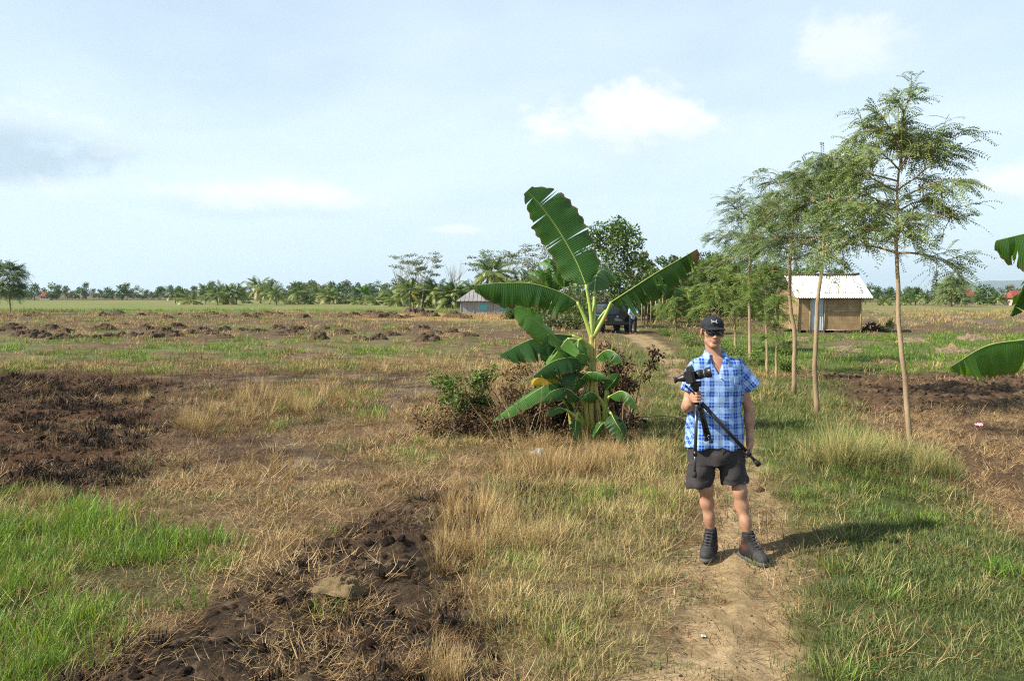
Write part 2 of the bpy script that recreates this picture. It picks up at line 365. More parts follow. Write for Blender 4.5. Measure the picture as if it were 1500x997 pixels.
    n1 = t.noise(pos, 14, 6, 0.65); n2 = t.noise(pos, 70, 4, 0.6); n3 = t.noise(pos, 2.2, 5, 0.6)
    k = t.math('ADD', t.math('ADD', t.math('MULTIPLY', n1, 0.9), t.math('MULTIPLY', n2, 0.7)), t.math('MULTIPLY', n3, 0.5))
    k = t.smooth(k, 0.65, 1.45, 0.5, 1.5)
    t.put(b.inputs['Base Color'], t.mix(1.0, ca, k, 'MULTIPLY')); b.inputs['Roughness'].default_value = 0.95; b.inputs['Specular IOR Level'].default_value = 0.1
    bp = t.add('ShaderNodeBump'); bp.inputs['Distance'].default_value = 0.05
    t.put(bp.inputs['Strength'], t.math('ADD', t.math('MULTIPLY', ra, 0.6), 0.25))
    t.put(bp.inputs['Height'], t.math('ADD', n1, t.math('MULTIPLY', n2, 0.4))); t.l.new(bp.outputs[0], b.inputs['Normal'])
    me = mesh_np('ground', np.stack([x, y, h], 1), F, m, True, {'soil': ('FLOAT_COLOR', C4), 'lumpy': ('FLOAT', rough)})
    o = link('ground', me); tag(o, 'flat farmland of dry straw, burnt soil, ploughed earth and green grass', 'ground', kind='structure')
build_ground()

def mountain():
    n = 220; a = np.linspace(R(-75), R(75), n); D = 7000.0
    prof = 40 * fbm(a * 3 + 9, a * 0, 90, 4) * ss(a, R(-45), R(-20)) * (1 - ss(a, R(-12), R(5)) * .8)
    prof = prof + ss(a, R(28.3), R(31.5)) * (105 + 110 * fbm(a * 9, a * 0 + 3, 91, 5)) * (.72 + .28 * ss(a, R(31), R(38)))
    V = []; m = 7
    for j in range(m):
        r = D + 420 * j; hh = prof * math.sin(math.pi * min(j, m - 1) / (m - 1)) - 3
        rough = 14 * (fbm(a * 60, a * 0 + j * 7.7, 92, 4) - .5) * (0 < j < m - 1)
        V.append(np.stack([r * np.sin(a), r * np.cos(a), hh + rough * (prof > 8)], 1))
    V = np.concatenate(V); i = (np.arange(m - 1)[:, None] * n + np.arange(n - 1)[None]).ravel()
    me = mesh_np('mountain', V, np.stack([i, i + 1, i + n + 1, i + n], 1), pmat('forested slope', (.035, .055, .022), .95, .1, .3, .004), True)
    tag(link('mountain_range', me), 'low forested mountain ridge rising blue behind the plain', 'mountain', kind='structure')
mountain()
# ------------------------------------------------------------------ ground cover: grass, litter, clods (nobody could count it)
def tuft_mesh(name, n, hmin, hmax, rad, lean, width, curl, seed, mat, seg=3, flop=0.0):
    g = np.random.default_rng(seed)
    a = g.uniform(0, 2 * np.pi, n); r = rad * np.sqrt(g.uniform(0, 1, n)); base = np.stack([r * np.cos(a), r * np.sin(a), np.full(n, -0.012)], 1)
    dirn = a + g.normal(0, 1.0, n); L = g.uniform(hmin, hmax, n); th0 = np.abs(g.normal(0, lean, n)); cu = g.normal(curl, curl * .6 + .05, n)
    if flop: k = g.uniform(0, 1, n) < flop; th0 = np.where(k, g.uniform(1.1, 1.5, n), th0); cu = np.where(k, g.normal(0.1, .75, n), cu)
    hd = np.stack([np.cos(dirn), np.sin(dirn), 0 * a], 1); tw = dirn + np.pi / 2 + g.normal(0, .6, n); sd = np.stack([np.cos(tw), np.sin(tw), 0 * a], 1)
    w = width * g.uniform(.6, 1.3, n); P = base.copy(); rows = []; hh = []
    for i in range(seg + 1):
        t = i / seg; ww = (w * (1 - t ** 1.6) * .5)[:, None]
        if i < seg: rows += [P - sd * ww, P + sd * ww]; hh += [np.full(n, t)] * 2
        else: rows += [P]; hh += [np.full(n, 1.0)]
        th = th0 + cu * t; P = P + (L / seg)[:, None] * (hd * np.sin(th)[:, None] + np.array([0, 0, 1.0]) * np.cos(th)[:, None]); P[:, 2] = np.maximum(P[:, 2], 0.004)
    k = 2 * seg + 1; V = np.stack(rows, 1).reshape(-1, 3); H = np.stack(hh, 1).ravel(); rn = np.repeat(g.uniform(0, 1, n), k)
    b = np.arange(n) * k; Q = np.concatenate([np.stack([b + 2 * i, b + 2 * i + 1, b + 2 * i + 3, b + 2 * i + 2], 1) for i in range(seg - 1)]); T = np.stack([b + 2 * seg - 2, b + 2 * seg - 1, b + 2 * seg], 1)
    return mesh_np(name, V, [Q, T], mat, True, {'rnd': ('FLOAT', rn), 'hgt': ('FLOAT', H)})
def clod_mesh(name, seed, mat, sub=2):
    import bmesh
    bm = bmesh.new(); bmesh.ops.create_icosphere(bm, subdivisions=sub, radius=1.0)
    g = np.random.default_rng(seed); off = g.uniform(0, 50, 3); sx = g.uniform(.7, 1.2, 3)
    for v in bm.verts:
        p = np.array(v.co); f = .62 + .75 * float(fbm(np.array([p[0] * 1.7 + off[0] + p[2]]), np.array([p[1] * 1.7 + off[1] - p[2] * .6]), seed, 3)[0])
        v.co = Vector(p * f * sx * np.array([1, 1, .75]))
    me = bpy.data.meshes.new(name); bm.to_mesh(me); bm.free(); me.materials.append(mat); return me
def scatter(name, label, cat, pts, scl, vid, sources, tilt=0.12, zrot=None, seed=1, z=True):
    g = np.random.default_rng(seed); n = len(pts)
    rot = np.stack([g.normal(0, tilt, n), g.normal(0, tilt, n), g.uniform(0, 2 * np.pi, n) if zrot is None else zrot], 1)
    xyz = np.concatenate([pts, height(pts[:, 0], pts[:, 1])[:, None]], 1) if z else pts
    me = bpy.data.meshes.new(name); me.vertices.add(n); me.vertices.foreach_set('co', xyz.astype(np.float32).ravel())
    for k, tp, key, arr in (('rot', 'FLOAT_VECTOR', 'vector', rot), ('scl', 'FLOAT_VECTOR', 'vector', np.stack([scl] * 3, 1) if scl.ndim == 1 else scl)):
        a = me.attributes.new(k, tp, 'POINT'); a.data.foreach_set(key, arr.astype(np.float32).ravel())
    a = me.attributes.new('vid', 'INT', 'POINT'); a.data.foreach_set('value', vid.astype(np.int32))
    o = link(name, me); tag(o, label, cat, kind='stuff')
    src = bpy.data.collections.new(name + ' pieces')
    for i, s in enumerate(sources): src.objects.link(bpy.data.objects.new('%s_piece_%02d' % (name, i), s))
    ng = bpy.data.node_groups.new(name, 'GeometryNodeTree')
    ng.interface.new_socket('Geometry', in_out='INPUT', socket_type='NodeSocketGeometry'); ng.interface.new_socket('Geometry', in_out='OUTPUT', socket_type='NodeSocketGeometry')
    N = ng.nodes; L = ng.links; gi = N.new('NodeGroupInput'); go = N.new('NodeGroupOutput'); ip = N.new('GeometryNodeInstanceOnPoints')
    ci = N.new('GeometryNodeCollectionInfo'); ci.inputs[0].default_value = src; ci.inputs[1].default_value = True; ci.inputs[2].default_value = True
    def na(nm, tp): q = N.new('GeometryNodeInputNamedAttribute'); q.data_type = tp; q.inputs[0].default_value = nm; return q.outputs[0]
    er = N.new('FunctionNodeEulerToRotation'); L.new(na('rot', 'FLOAT_VECTOR'), er.inputs[0])
    L.new(gi.outputs[0], ip.inputs['Points']); L.new(ci.outputs[0], ip.inputs['Instance']); ip.inputs['Pick Instance'].default_value = True
    L.new(na('vid', 'INT'), ip.inputs['Instance Index']); L.new(er.outputs[0], ip.inputs['Rotation']); L.new(na('scl', 'FLOAT_VECTOR'), ip.inputs['Scale']); L.new(ip.outputs[0], go.inputs[0])
    md = o.modifiers.new('scatter', 'NODES'); md.node_group = ng
    return o
def wedge(n, d0, d1, seed, power=0.0):
    """random points in the field of view and a margin beside it, more of them near by when power > 0"""
    g = np.random.default_rng(seed); u = g.uniform(0, 1, n)
    q = 2.0 - power; d = (d0 ** q + u * (d1 ** q - d0 ** q)) ** (1 / q) if abs(q) > 1e-6 else d0 * (d1 / d0) ** u
    s = g.uniform(-1, 1, n); return np.stack([s * (0.74 * d + 1.4), d], 1)

dry_stops = [(0.08, (0.101, 0.055, 0.026)), (0.30, (0.284, 0.172, 0.071)), (0.55, (0.477, 0.330, 0.137)), (0.78, (0.589, 0.446, 0.223)), (0.97, (0.426, 0.366, 0.152))]
DRY = leafmat('dry grass', dry_stops, .12, .6, .25, (1, .9, .6), (0.152, 0.091, 0.040))
LITTER = leafmat('straw litter', [(0.1, (0.142, 0.081, 0.037)), (0.5, (0.335, 0.218, 0.101)), (0.95, (0.548, 0.417, 0.223))], .1, .7, .2)
RUST = leafmat('scorched straw', [(0.1, (0.043, 0.022, 0.012)), (0.5, (0.129, 0.065, 0.029)), (0.95, (0.215, 0.129, 0.065))], .1, .7, .2)
GREEN = leafmat('green grass', [(0.05, (0.054, 0.108, 0.015)), (0.35, (0.112, 0.222, 0.026)), (0.65, (0.199, 0.310, 0.040)), (0.85, (0.323, 0.372, 0.062)), (1.0, (0.451, 0.382, 0.142))], .32, .5, .3, (1, 1, .5), (0.120, 0.129, 0.043))
SHORT = leafmat('short turf', [(0.08, (0.047, 0.086, 0.019)), (0.4, (0.095, 0.150, 0.033)), (0.7, (0.159, 0.194, 0.053)), (0.88, (0.258, 0.232, 0.095)), (1.0, (0.378, 0.301, 0.155))], .25, .55, .3, (1, 1, .5), (0.138, 0.120, 0.052))
PALE = leafmat('half dry grass', [(0.08, (0.175, 0.191, 0.062)), (0.35, (0.320, 0.284, 0.103)), (0.7, (0.485, 0.388, 0.170)), (0.97, (0.599, 0.475, 0.238))], .18, .6, .25, (1, .95, .6), (0.172, 0.129, 0.060))
CHAR = leafmat('charred stubble', [(0.1, (.012, .010, .009)), (0.7, (.028, .020, .016)), (1.0, (.09, .045, .025))], .05, .8, .15)
CLOD = pmat('ploughed clod', (.085, .056, .036), .95, .1, .4, 3.0, .05, 9, base2=(.175, .122, .080))
BLACKCLOD = pmat('burnt clod', (.018, .013, .011), .95, .1, .4, 3.0, .05, 9, base2=(.055, .035, .024))

def cover():
    def tm(pref, k, *a, **kw): return [tuft_mesh('%s_%d' % (pref, i), *a[:7], 100 * len(pref) + i, *a[7:], **kw) for i in range(k)]
    T_dry = tm('dry_tuft', 7, 46, .06, .22, .17, .75, .0055, .8, DRY, flop=.45)
    T_far = tm('far_dry_tuft', 4, 44, .08, .30, .32, .6, .014, .6, DRY, flop=.25)
    T_grn = tm('green_tuft', 6, 50, .08, .25, .15, .40, .0075, .55, GREEN)
    T_sht = tm('turf_tuft', 6, 90, .025, .10, .18, .75, .0055, .6, SHORT, flop=.2)
    T_fgr = tm('far_green_tuft', 4, 50, .06, .20, .34, .5, .016, .5, GREEN)
    T_pal = tm('pale_tuft', 6, 60, .05, .22, .16, .55, .0045, .8, PALE, flop=.15)
    T_tal = tm('tall_tuft', 5, 90, .30, .72, .12, .36, .0042, .95, PALE, flop=.06)
    T_tgr = tm('tall_green_tuft', 4, 90, .20, .55, .16, .42, .0048, 1.1, SHORT, flop=.08)
    T_tdr = tm('tall_dry_tuft', 4, 80, .30, .70, .10, .34, .0042, .55, DRY, flop=.10)
    T_lit = tm('litter', 7, 46, .05, .21, .24, .2, .0042, .5, LITTER, flop=1.0)
    T_rus = tm('scorched', 5, 30, .06, .24, .22, .2, .0055, .2, RUST, flop=.9)
    T_chr = tm('char_tuft', 4, 40, .04, .13, .07, .5, .009, .4, CHAR, flop=.2)
    M_clod = [clod_mesh('clod_%d' % i, 300 + i, CLOD) for i in range(6)]; M_bclod = [clod_mesh('burnt_clod_%d' % i, 330 + i, BLACKCLOD, 2) for i in range(4)]
    def go(name, label, cat, n, d0, d1, power, dens, size, src, seed, **kw):
        p = wedge(n, d0, d1, seed, power); Z = zones(p[:, 0], p[:, 1]); g = np.random.default_rng(seed + 1)
        keep = g.uniform(0, 1, n) < np.clip(dens(Z, p), 0, 1); p = p[keep]; d = np.hypot(p[:, 0], p[:, 1])
        s = size(d, p) * g.uniform(.6, 1.3, len(p)) * (.55 + .9 * fbm(p[:, 0] * .9, p[:, 1] * .9, seed + 9, 3)); scatter(name, label, cat, p, s, g.integers(0, len(src), len(p)), src, seed=seed + 2, **kw)
    nopath = lambda Z: 1 - ss(Z['path'], .08, .45)
    bare = lambda Z: 1 - np.clip(Z['burnt_a'] * .96 + Z['burnt_b'] * .97 + Z['tilled'] + Z['green_left'] * .9 + Z['green_right'] * .9 + Z['mid_right'] * .8 + Z['soil_right'] * .7 + Z['brown_left'] * (1 - Z['tall_dry']) * .7 + Z['verge_left'] * .85 + Z['verge_right'] * .85, 0, 1)
    one = lambda d, p: np.ones(len(p))
    go('dry_grass', 'dry straw coloured grass spread over the field left of the path', 'grass', 15000, 2.6, 22, 1.0,
       lambda Z, p: (bare(Z) * nopath(Z) * (.05 + .85 * ss(Z['patch2'] + .5 * (Z['patch'] - .5), .43, .60)) * (.25 + .75 * ss(Z['pd'], .5, 1.3)) * (1 - .88 * Z['brown_left'] * (1 - Z['tall_dry'])) * (1 - .6 * Z['strip']) * (1 - .75 * Z['verge_right']) * (1 - .5 * Z['verge_left'])),
       lambda d, p: .58 + .026 * d, T_dry, 11)
    go('straw_litter', 'flattened straw lying over the bare earth and ploughed ground', 'straw', 17000, 2.6, 20, 1.0,
       lambda Z, p: np.clip(bare(Z) * (.25 + .5 * ss(Z['patch2'], .38, .6)) * (1 - .8 * Z['brown_left']) + Z['burnt_b'] * (.05 + .42 * ss(Z['patch2'], .51, .63)) + Z['burnt_a'] * .04 + Z['green_left'] * .25 + Z['tilled'] * Z['tilled_straw'] * (.12 + 1.0 * ss(Z['patch'] + .5 * (Z['patch2'] - .5), .42, .56)) + Z['tilled'] * .06, 0, 1) * (.025 + .975 * nopath(Z)),
       lambda d, p: .75 + .03 * d, T_lit, 21)
    go('scorched_straw', 'rust brown scorched straw over the burnt patches', 'straw', 12000, 2.6, 22, 1.0,
       lambda Z, p: Z['burnt_a'] * (.12 + .75 * ss(Z['patch2'], .60, .40)) + Z['burnt_b'] * .35 + Z['brown_left'] * .45 + Z['tilled_straw'] * .12 + bare(Z) * .45, lambda d, p: .7 + .03 * d, T_rus, 31)
    go('charred_stubble', 'black charred grass stubs standing in the burnt patch', 'stubble', 8000, 2.6, 22, 1.0,
       lambda Z, p: Z['burnt_a'] * (.05 + .95 * ss(Z['patch2'], .42, .58)) + Z['burnt_b'] * .6 * ss(Z['patch2'], .45, .6), lambda d, p: .7 + .04 * d, T_chr, 41)
    go('green_grass', 'lush bright green grass patch beside the burnt ground', 'grass', 13000, 2.6, 16, 1.0,
       lambda Z, p: Z['green_left'] * (.12 + .8 * ss(Z['patch2'] + .4 * (Z['patch'] - .5), .34, .52)) + .05 * Z['burnt_b'] * ss(Z['patch2'], .55, .7) + bare(Z) * .10 * ss(Z['patch'], .56, .66) + .10 * Z['green_right'] * ss(Z['patch2'], .52, .66),
       lambda d, p: .62 + .035 * d, T_grn, 51)
    go('short_turf', 'short green turf beside the dirt path', 'grass', 24000, 2.6, 26, 1.0,
       lambda Z, p: nopath(Z) * (Z['green_right'] * (.55 + .5 * ss(Z['patch2'], .35, .55)) + Z['verge_right'] * .85 + Z['verge_left'] * .9 + Z['strip'] * .15) + .03 * Z['path'] * ss(Z['patch2'], .54, .6) + .06 * bare(Z), lambda d, p: .72 + .045 * d, T_sht, 61)
    go('half_dry_grass', 'pale half dry grass along both edges of the path', 'grass', 13000, 2.6, 24, 1.0,
       lambda Z, p: nopath(Z) * (Z['strip'] * (.5 + .6 * ss(Z['patch2'], .3, .55)) + Z['verge_left'] * .12 + Z['verge_right'] * .12 * ss(Z['patch'], .45, .6) + .10 * Z['green_right'] * ss(Z['patch2'], .3, .5) + bare(Z) * .18 * ss(Z['patch'], .5, .62) + Z['green_left'] * .30), lambda d, p: .62 + .035 * d, T_pal, 71)
    go('field_dry_grass', 'dry grass covering the middle of the open field', 'grass', 20000, 18, 95, 1.0,
       lambda Z, p: bare(Z) * nopath(Z) * (1 - .9 * Z['far_left']) * (1 - .9 * Z['brown_left']) * (.03 + .34 * ss(Z['patch2'] + .6 * (Z['patch'] - .5), .43, .6)) * ss(Z['pd'], .6, 1.6) * (1 - .6 * Z['band_left'] * ss(Z['patch'], .42, .58)) * (1 - .6 * Z['far_right']), lambda d, p: .55 + .012 * d, T_far, 81)
    go('field_green_grass', 'green grass in bands across the middle distance', 'grass', 17000, 13, 95, 1.0,
       lambda Z, p: Z['mid_right'] * (.8 * (1 - ss(Z['patch'], .56, .66))) + Z['band_left'] * .55 * ss(Z['patch'] + .3 * (Z['patch2'] - .5), .42, .58) + Z['far_left'] * .4 + Z['soil_right'] * .12 + (Z['verge_right'] + .6 * Z['verge_left']) * .6 * ss(p[:, 1], 12, 16) * ss(Z['pd'], .7, 1.1) + .06 * bare(Z), lambda d, p: .6 + .012 * d, T_fgr, 91)
    # tall clumps: the bank right of the path, below the banana, in the burnt field's edge
    def clumps(name, label, lst, src, seed, s0=1.0):
        g = np.random.default_rng(seed); P = []; S = []
        for u, v, ru, rv, n, s in lst:
            for _ in range(n):
                a = g.normal(0, .5, 2); P.append(flat(u + a[0] * ru, v + a[1] * rv)); S.append(s * g.uniform(.65, 1.15))
        P = np.array(P); scatter(name, label, 'grass', P, np.array(S) * s0, g.integers(0, len(src), len(P)), src, seed=seed, tilt=.22)
    clumps('tall_bank_grass', 'tall feathery half green grass clump on the bank below the slender trees',
           [(1245, 690, 60, 22, 40, .95), (1320, 692, 70, 18, 30, .85), (1375, 700, 50, 16, 14, .7), (1200, 590, 40, 18, 16, .6), (1150, 560, 30, 12, 10, .6)], T_tal + T_tgr + T_tgr, 501)
    clumps('matted_straw', 'thick matted straw around the pale clod and the burnt edge', [(500, 862, 34, 10, 10, .55), (640, 975, 60, 14, 12, .8), (520, 980, 90, 14, 10, .7), (1370, 812, 60, 10, 12, .7), (860, 770, 60, 20, 8, .7)], T_lit, 521)
    clumps('tall_dry_grass', 'tall dry straw clumps around the foot of the banana plant and the field edge',
           [(800, 690, 60, 20, 26, .75), (880, 680, 60, 18, 24, .6), (950, 680, 40, 22, 14, .55), (690, 760, 60, 40, 26, .60), (670, 800, 40, 40, 14, .6), (780, 790, 60, 30, 10, .5), (410, 600, 110, 22, 44, .80), (300, 625, 60, 18, 16, .7), (195, 590, 30, 8, 6, .6), (60, 740, 50, 10, 8, .45), (640, 980, 50, 20, 8, .45), (560, 540, 40, 10, 8, .8), (640, 535, 25, 8, 8, .9), (390, 690, 120, 25, 20, .45)], T_tdr, 511)
    # clods
    p = wedge(26000, 7.0, 24, 611, .6); Z = zones(p[:, 0], p[:, 1]); g = np.random.default_rng(612)
    k = g.uniform(0, 1, len(p)) < Z['tilled'] * (.55 - .42 * Z['tilled_straw']); p = p[k]; s = .016 + .055 * g.beta(1.2, 5, len(p))
    scatter('soil_clods', 'brown clods of freshly ploughed earth in the field on the right', 'soil', p, s * (.8 + .03 * p[:, 1]), g.integers(0, 6, len(p)), M_clod, tilt=.6, seed=613)
    p = wedge(22000, 2.6, 18, 621, .8); Z = zones(p[:, 0], p[:, 1]); g = np.random.default_rng(622)
    k = g.uniform(0, 1, len(p)) < (Z['burnt_a'] * .5 + Z['burnt_b'] * .45); p = p[k]; s = .010 + .060 * g.beta(1.1, 5, len(p))
    scatter('burnt_clods', 'blackened crumbs of burnt earth among the scorched straw', 'soil', p, s * (.8 + .05 * p[:, 1]), g.integers(0, 10, len(p)), M_bclod + M_bclod + M_clod[:2], tilt=.6, seed=623)
    p = wedge(5200, 2.6, 12, 631, .8); Z = zones(p[:, 0], p[:, 1]); g = np.random.default_rng(632)
    k = g.uniform(0, 1, len(p)) < Z['path'] * .9; p = p[k]; s = .004 + .011 * g.beta(1.0, 6, len(p))
    scatter('path_pebbles', 'small crumbs of earth lying on the dirt path', 'soil', p, s, g.integers(0, 6, len(p)), M_clod, tilt=.6, seed=633)
cover()
# ------------------------------------------------------------------ banana plants
def banana_leaf_material(name, dark, light, rib, brown=0.0, trans=0.42):
    m = bpy.data.materials.new(name); m.use_nodes = True; t = NT(m.node_tree); b = t.n['Principled BSDF']
    uv = t.add('ShaderNodeAttribute', attribute_name='blade').outputs['Vector']
    s = t.add('ShaderNodeSeparateXYZ'); t.put(s.inputs[0], uv); along, across = s.outputs[0], s.outputs[1]
    pos = t.add('ShaderNodeTexCoord').outputs['Object']
    n = t.noise(pos, 5, 5, .6); n2 = t.noise(t.vmath('MULTIPLY', uv, (160, 3, 1)), 1.0, 3, .6)
    c = t.ramp(t.math('ADD', t.math('MULTIPLY', n, .45), t.math('MULTIPLY', n2, .55)), [(.3, dark), (.68, light)])
    edge = t.smooth(t.math('ADD', across, t.math('MULTIPLY', t.noise(pos, 12, 4), .35)), 1.02, 1.22)
    tip = t.smooth(t.math('ADD', along, t.math('MULTIPLY', t.noise(pos, 9, 4), .22)), 1.08 - brown, 1.16 - brown)
    dead = t.math('MAXIMUM', t.math('MULTIPLY', edge, .8), tip if brown else t.math('MULTIPLY', tip, .6))
    c = t.mix(dead, c, (.20, .115, .05))
    c = t.mix(t.smooth(across, .05, .012), c, rib)
    t.put(b.inputs['Base Color'], c); b.inputs['Roughness'].default_value = .38; b.inputs['Specular IOR Level'].default_value = .45
    w = t.math('SINE', t.math('MULTIPLY', along, 420)); bp = t.add('ShaderNodeBump'); bp.inputs['Strength'].default_value = .35; bp.inputs['Distance'].default_value = .004
    t.put(bp.inputs['Height'], t.math('ADD', w, t.math('MULTIPLY', n2, 2.0))); t.l.new(bp.outputs[0], b.inputs['Normal'])
    tr = t.add('ShaderNodeBsdfTranslucent'); t.put(tr.inputs[0], t.mix(1.0, c, (1.0, 1.0, .35), 'MULTIPLY'))
    mx = t.add('ShaderNodeMixShader'); mx.inputs[0].default_value = trans
    t.l.new(b.outputs[0], mx.inputs[1]); t.l.new(tr.outputs[0], mx.inputs[2]); t.l.new(mx.outputs[0], t.n['Material Output'].inputs[0])
    return m
RIB = (.18, .27, .06)
BL_GREEN = banana_leaf_material('banana leaf', (.036, .120, .017), (.075, .195, .028), RIB)
BL_LIGHT = banana_leaf_material('young banana leaf', (.070, .190, .024), (.125, .275, .040), RIB)
BL_DARK = banana_leaf_material('old banana leaf', (.024, .086, .015), (.052, .142, .024), RIB)
BL_TORN = banana_leaf_material('weathered banana leaf', (.030, .095, .018), (.060, .145, .030), RIB, .12)
BL_YELLOW = banana_leaf_material('yellowing banana leaf', (.42, .27, .02), (.55, .36, .03), (.45, .30, .05))
BL_BROWN = banana_leaf_material('dead banana leaf', (.16, .095, .04), (.30, .19, .09), (.25, .16, .07), trans=.15)
PETIOLE = pmat('banana petiole', (.22, .30, .055), .45, .4, .3, 9, base2=(.36, .42, .10), stretch=(1, 1, .3))
STEM = pmat('banana pseudostem', (.24, .20, .045), .5, .35, .5, 7, .004, 30, base2=(.42, .36, .10), stretch=(1, 1, .25))
def catmull(P, n):
    P = np.asarray(P, float); Q = np.vstack([2 * P[0] - P[1], P, 2 * P[-1] - P[-2]]); out = []
    m = len(P) - 1
    for i in range(n + 1):
        t = i / n * m; k = min(int(t), m - 1); f = t - k; a, b, c, d = Q[k], Q[k + 1], Q[k + 2], Q[k + 3]
        out.append(.5 * ((2 * b) + (c - a) * f + (2 * a - 5 * b + 4 * c - d) * f * f + (3 * b - a - 3 * c + d) * f ** 3))
    return np.array(out)
def unit(v): return v / (np.linalg.norm(v) + 1e-12)
def banana_leaf(name, mid, normal, hw, mat, parent, fold=(0.25, 0.25), droop=(0.5, 0.5), tears=5, seed=0, petiole=None, n=44, wl=1.0, wr=1.0, r0=.017, tipw=.35, jag=.05, gap=.13):
    """mid: midrib points from blade base to tip; each half is a row of strips that bend down away from the rib and split at the tears"""
    g = np.random.default_rng(seed); M = catmull(mid, n); N0 = unit(np.asarray(normal, float)); ac = 7
    V = []; UV = []; F = []
    tl = np.gradient(M, axis=0)
    tears_at = {sd: set(g.choice(np.arange(3, n - 1), size=min(tears, n - 5), replace=False).tolist()) if tears else set() for sd in (0, 1)}
    for sd in (0, 1):
        sg = -1 if sd == 0 else 1; scale = (wl if sd == 0 else wr); drp = 0.0; wob = g.uniform(0, 6); prev = None; segw = 1.0; cut = 0
        for i in range(n + 1):
            copies = 2 if i in tears_at[sd] else 1
            for cpy in range(copies):
                if cpy == 1 or i == 0: drp = g.normal(0, .34) if tears else g.normal(0, .05); segw = 1 - abs(g.normal(0, .05 if not tears else .10)); cut = g.uniform(.15, .9)
                t = i / n; tg = unit(tl[i]); sdv = unit(np.cross(tg, N0)); nn = np.cross(sdv, tg)
                prof = (min(1, (t / .16)) ** .6) * (1 - max(0, (t - .62) / .38) ** 2.2 * (1 - tipw * .25)) if t < 1 else tipw * .3
                w = hw * scale * max(.03, prof) * segw * (1 + jag * math.sin(i * 1.7 + wob)); row = []
                p = M[i].copy(); ang0 = fold[sd]
                for k in range(ac):
                    a = k / (ac - 1); ang = ang0 + (droop[sd] + drp) * a ** 1.4 + .05 * math.sin(i * .9 + wob) * a
                    if k:
                        dv = sdv * sg * math.cos(ang) - nn * math.sin(ang)
                        dv = unit(dv + np.array([0, 0, -.22]) * a * droop[sd]); p = p + dv * w / (ac - 1)
                    q = p.copy()
                    if copies == 2 and a > .05: q = q + tg * (-.5 if cpy == 0 else .5) * (a - .05) * hw * gap * cut
                    row.append(len(V)); V.append(q); UV.append((t, a, sd))
                if prev is not None and not (copies == 2 and cpy == 1):
                    for k in range(ac - 1):
                        f = (prev[k], prev[k + 1], row[k + 1], row[k]); F.append(f if sd else f[::-1])
                prev = row
    me = mesh_np(name, np.array(V), np.array(F), mat, True, {'blade': ('FLOAT_VECTOR', np.array(UV))})
    o = link(name, me, parent)
    rb = MB(); rad = [r0 * .42 * (1 - .8 * i / n) + .001 for i in range(n + 1)]
    rb.tube(M - N0 * r0 * .25, rad, 7); r = rb.obj('midrib', PETIOLE, o, True)
    if petiole is not None:
        Q = catmull(list(petiole) + [mid[0]], 12); pb = MB(); pb.tube(Q, [r0 * (2.1 - 1.1 * i / 12) for i in range(13)], 9); pb.obj('petiole', PETIOLE, o, True)
    return o

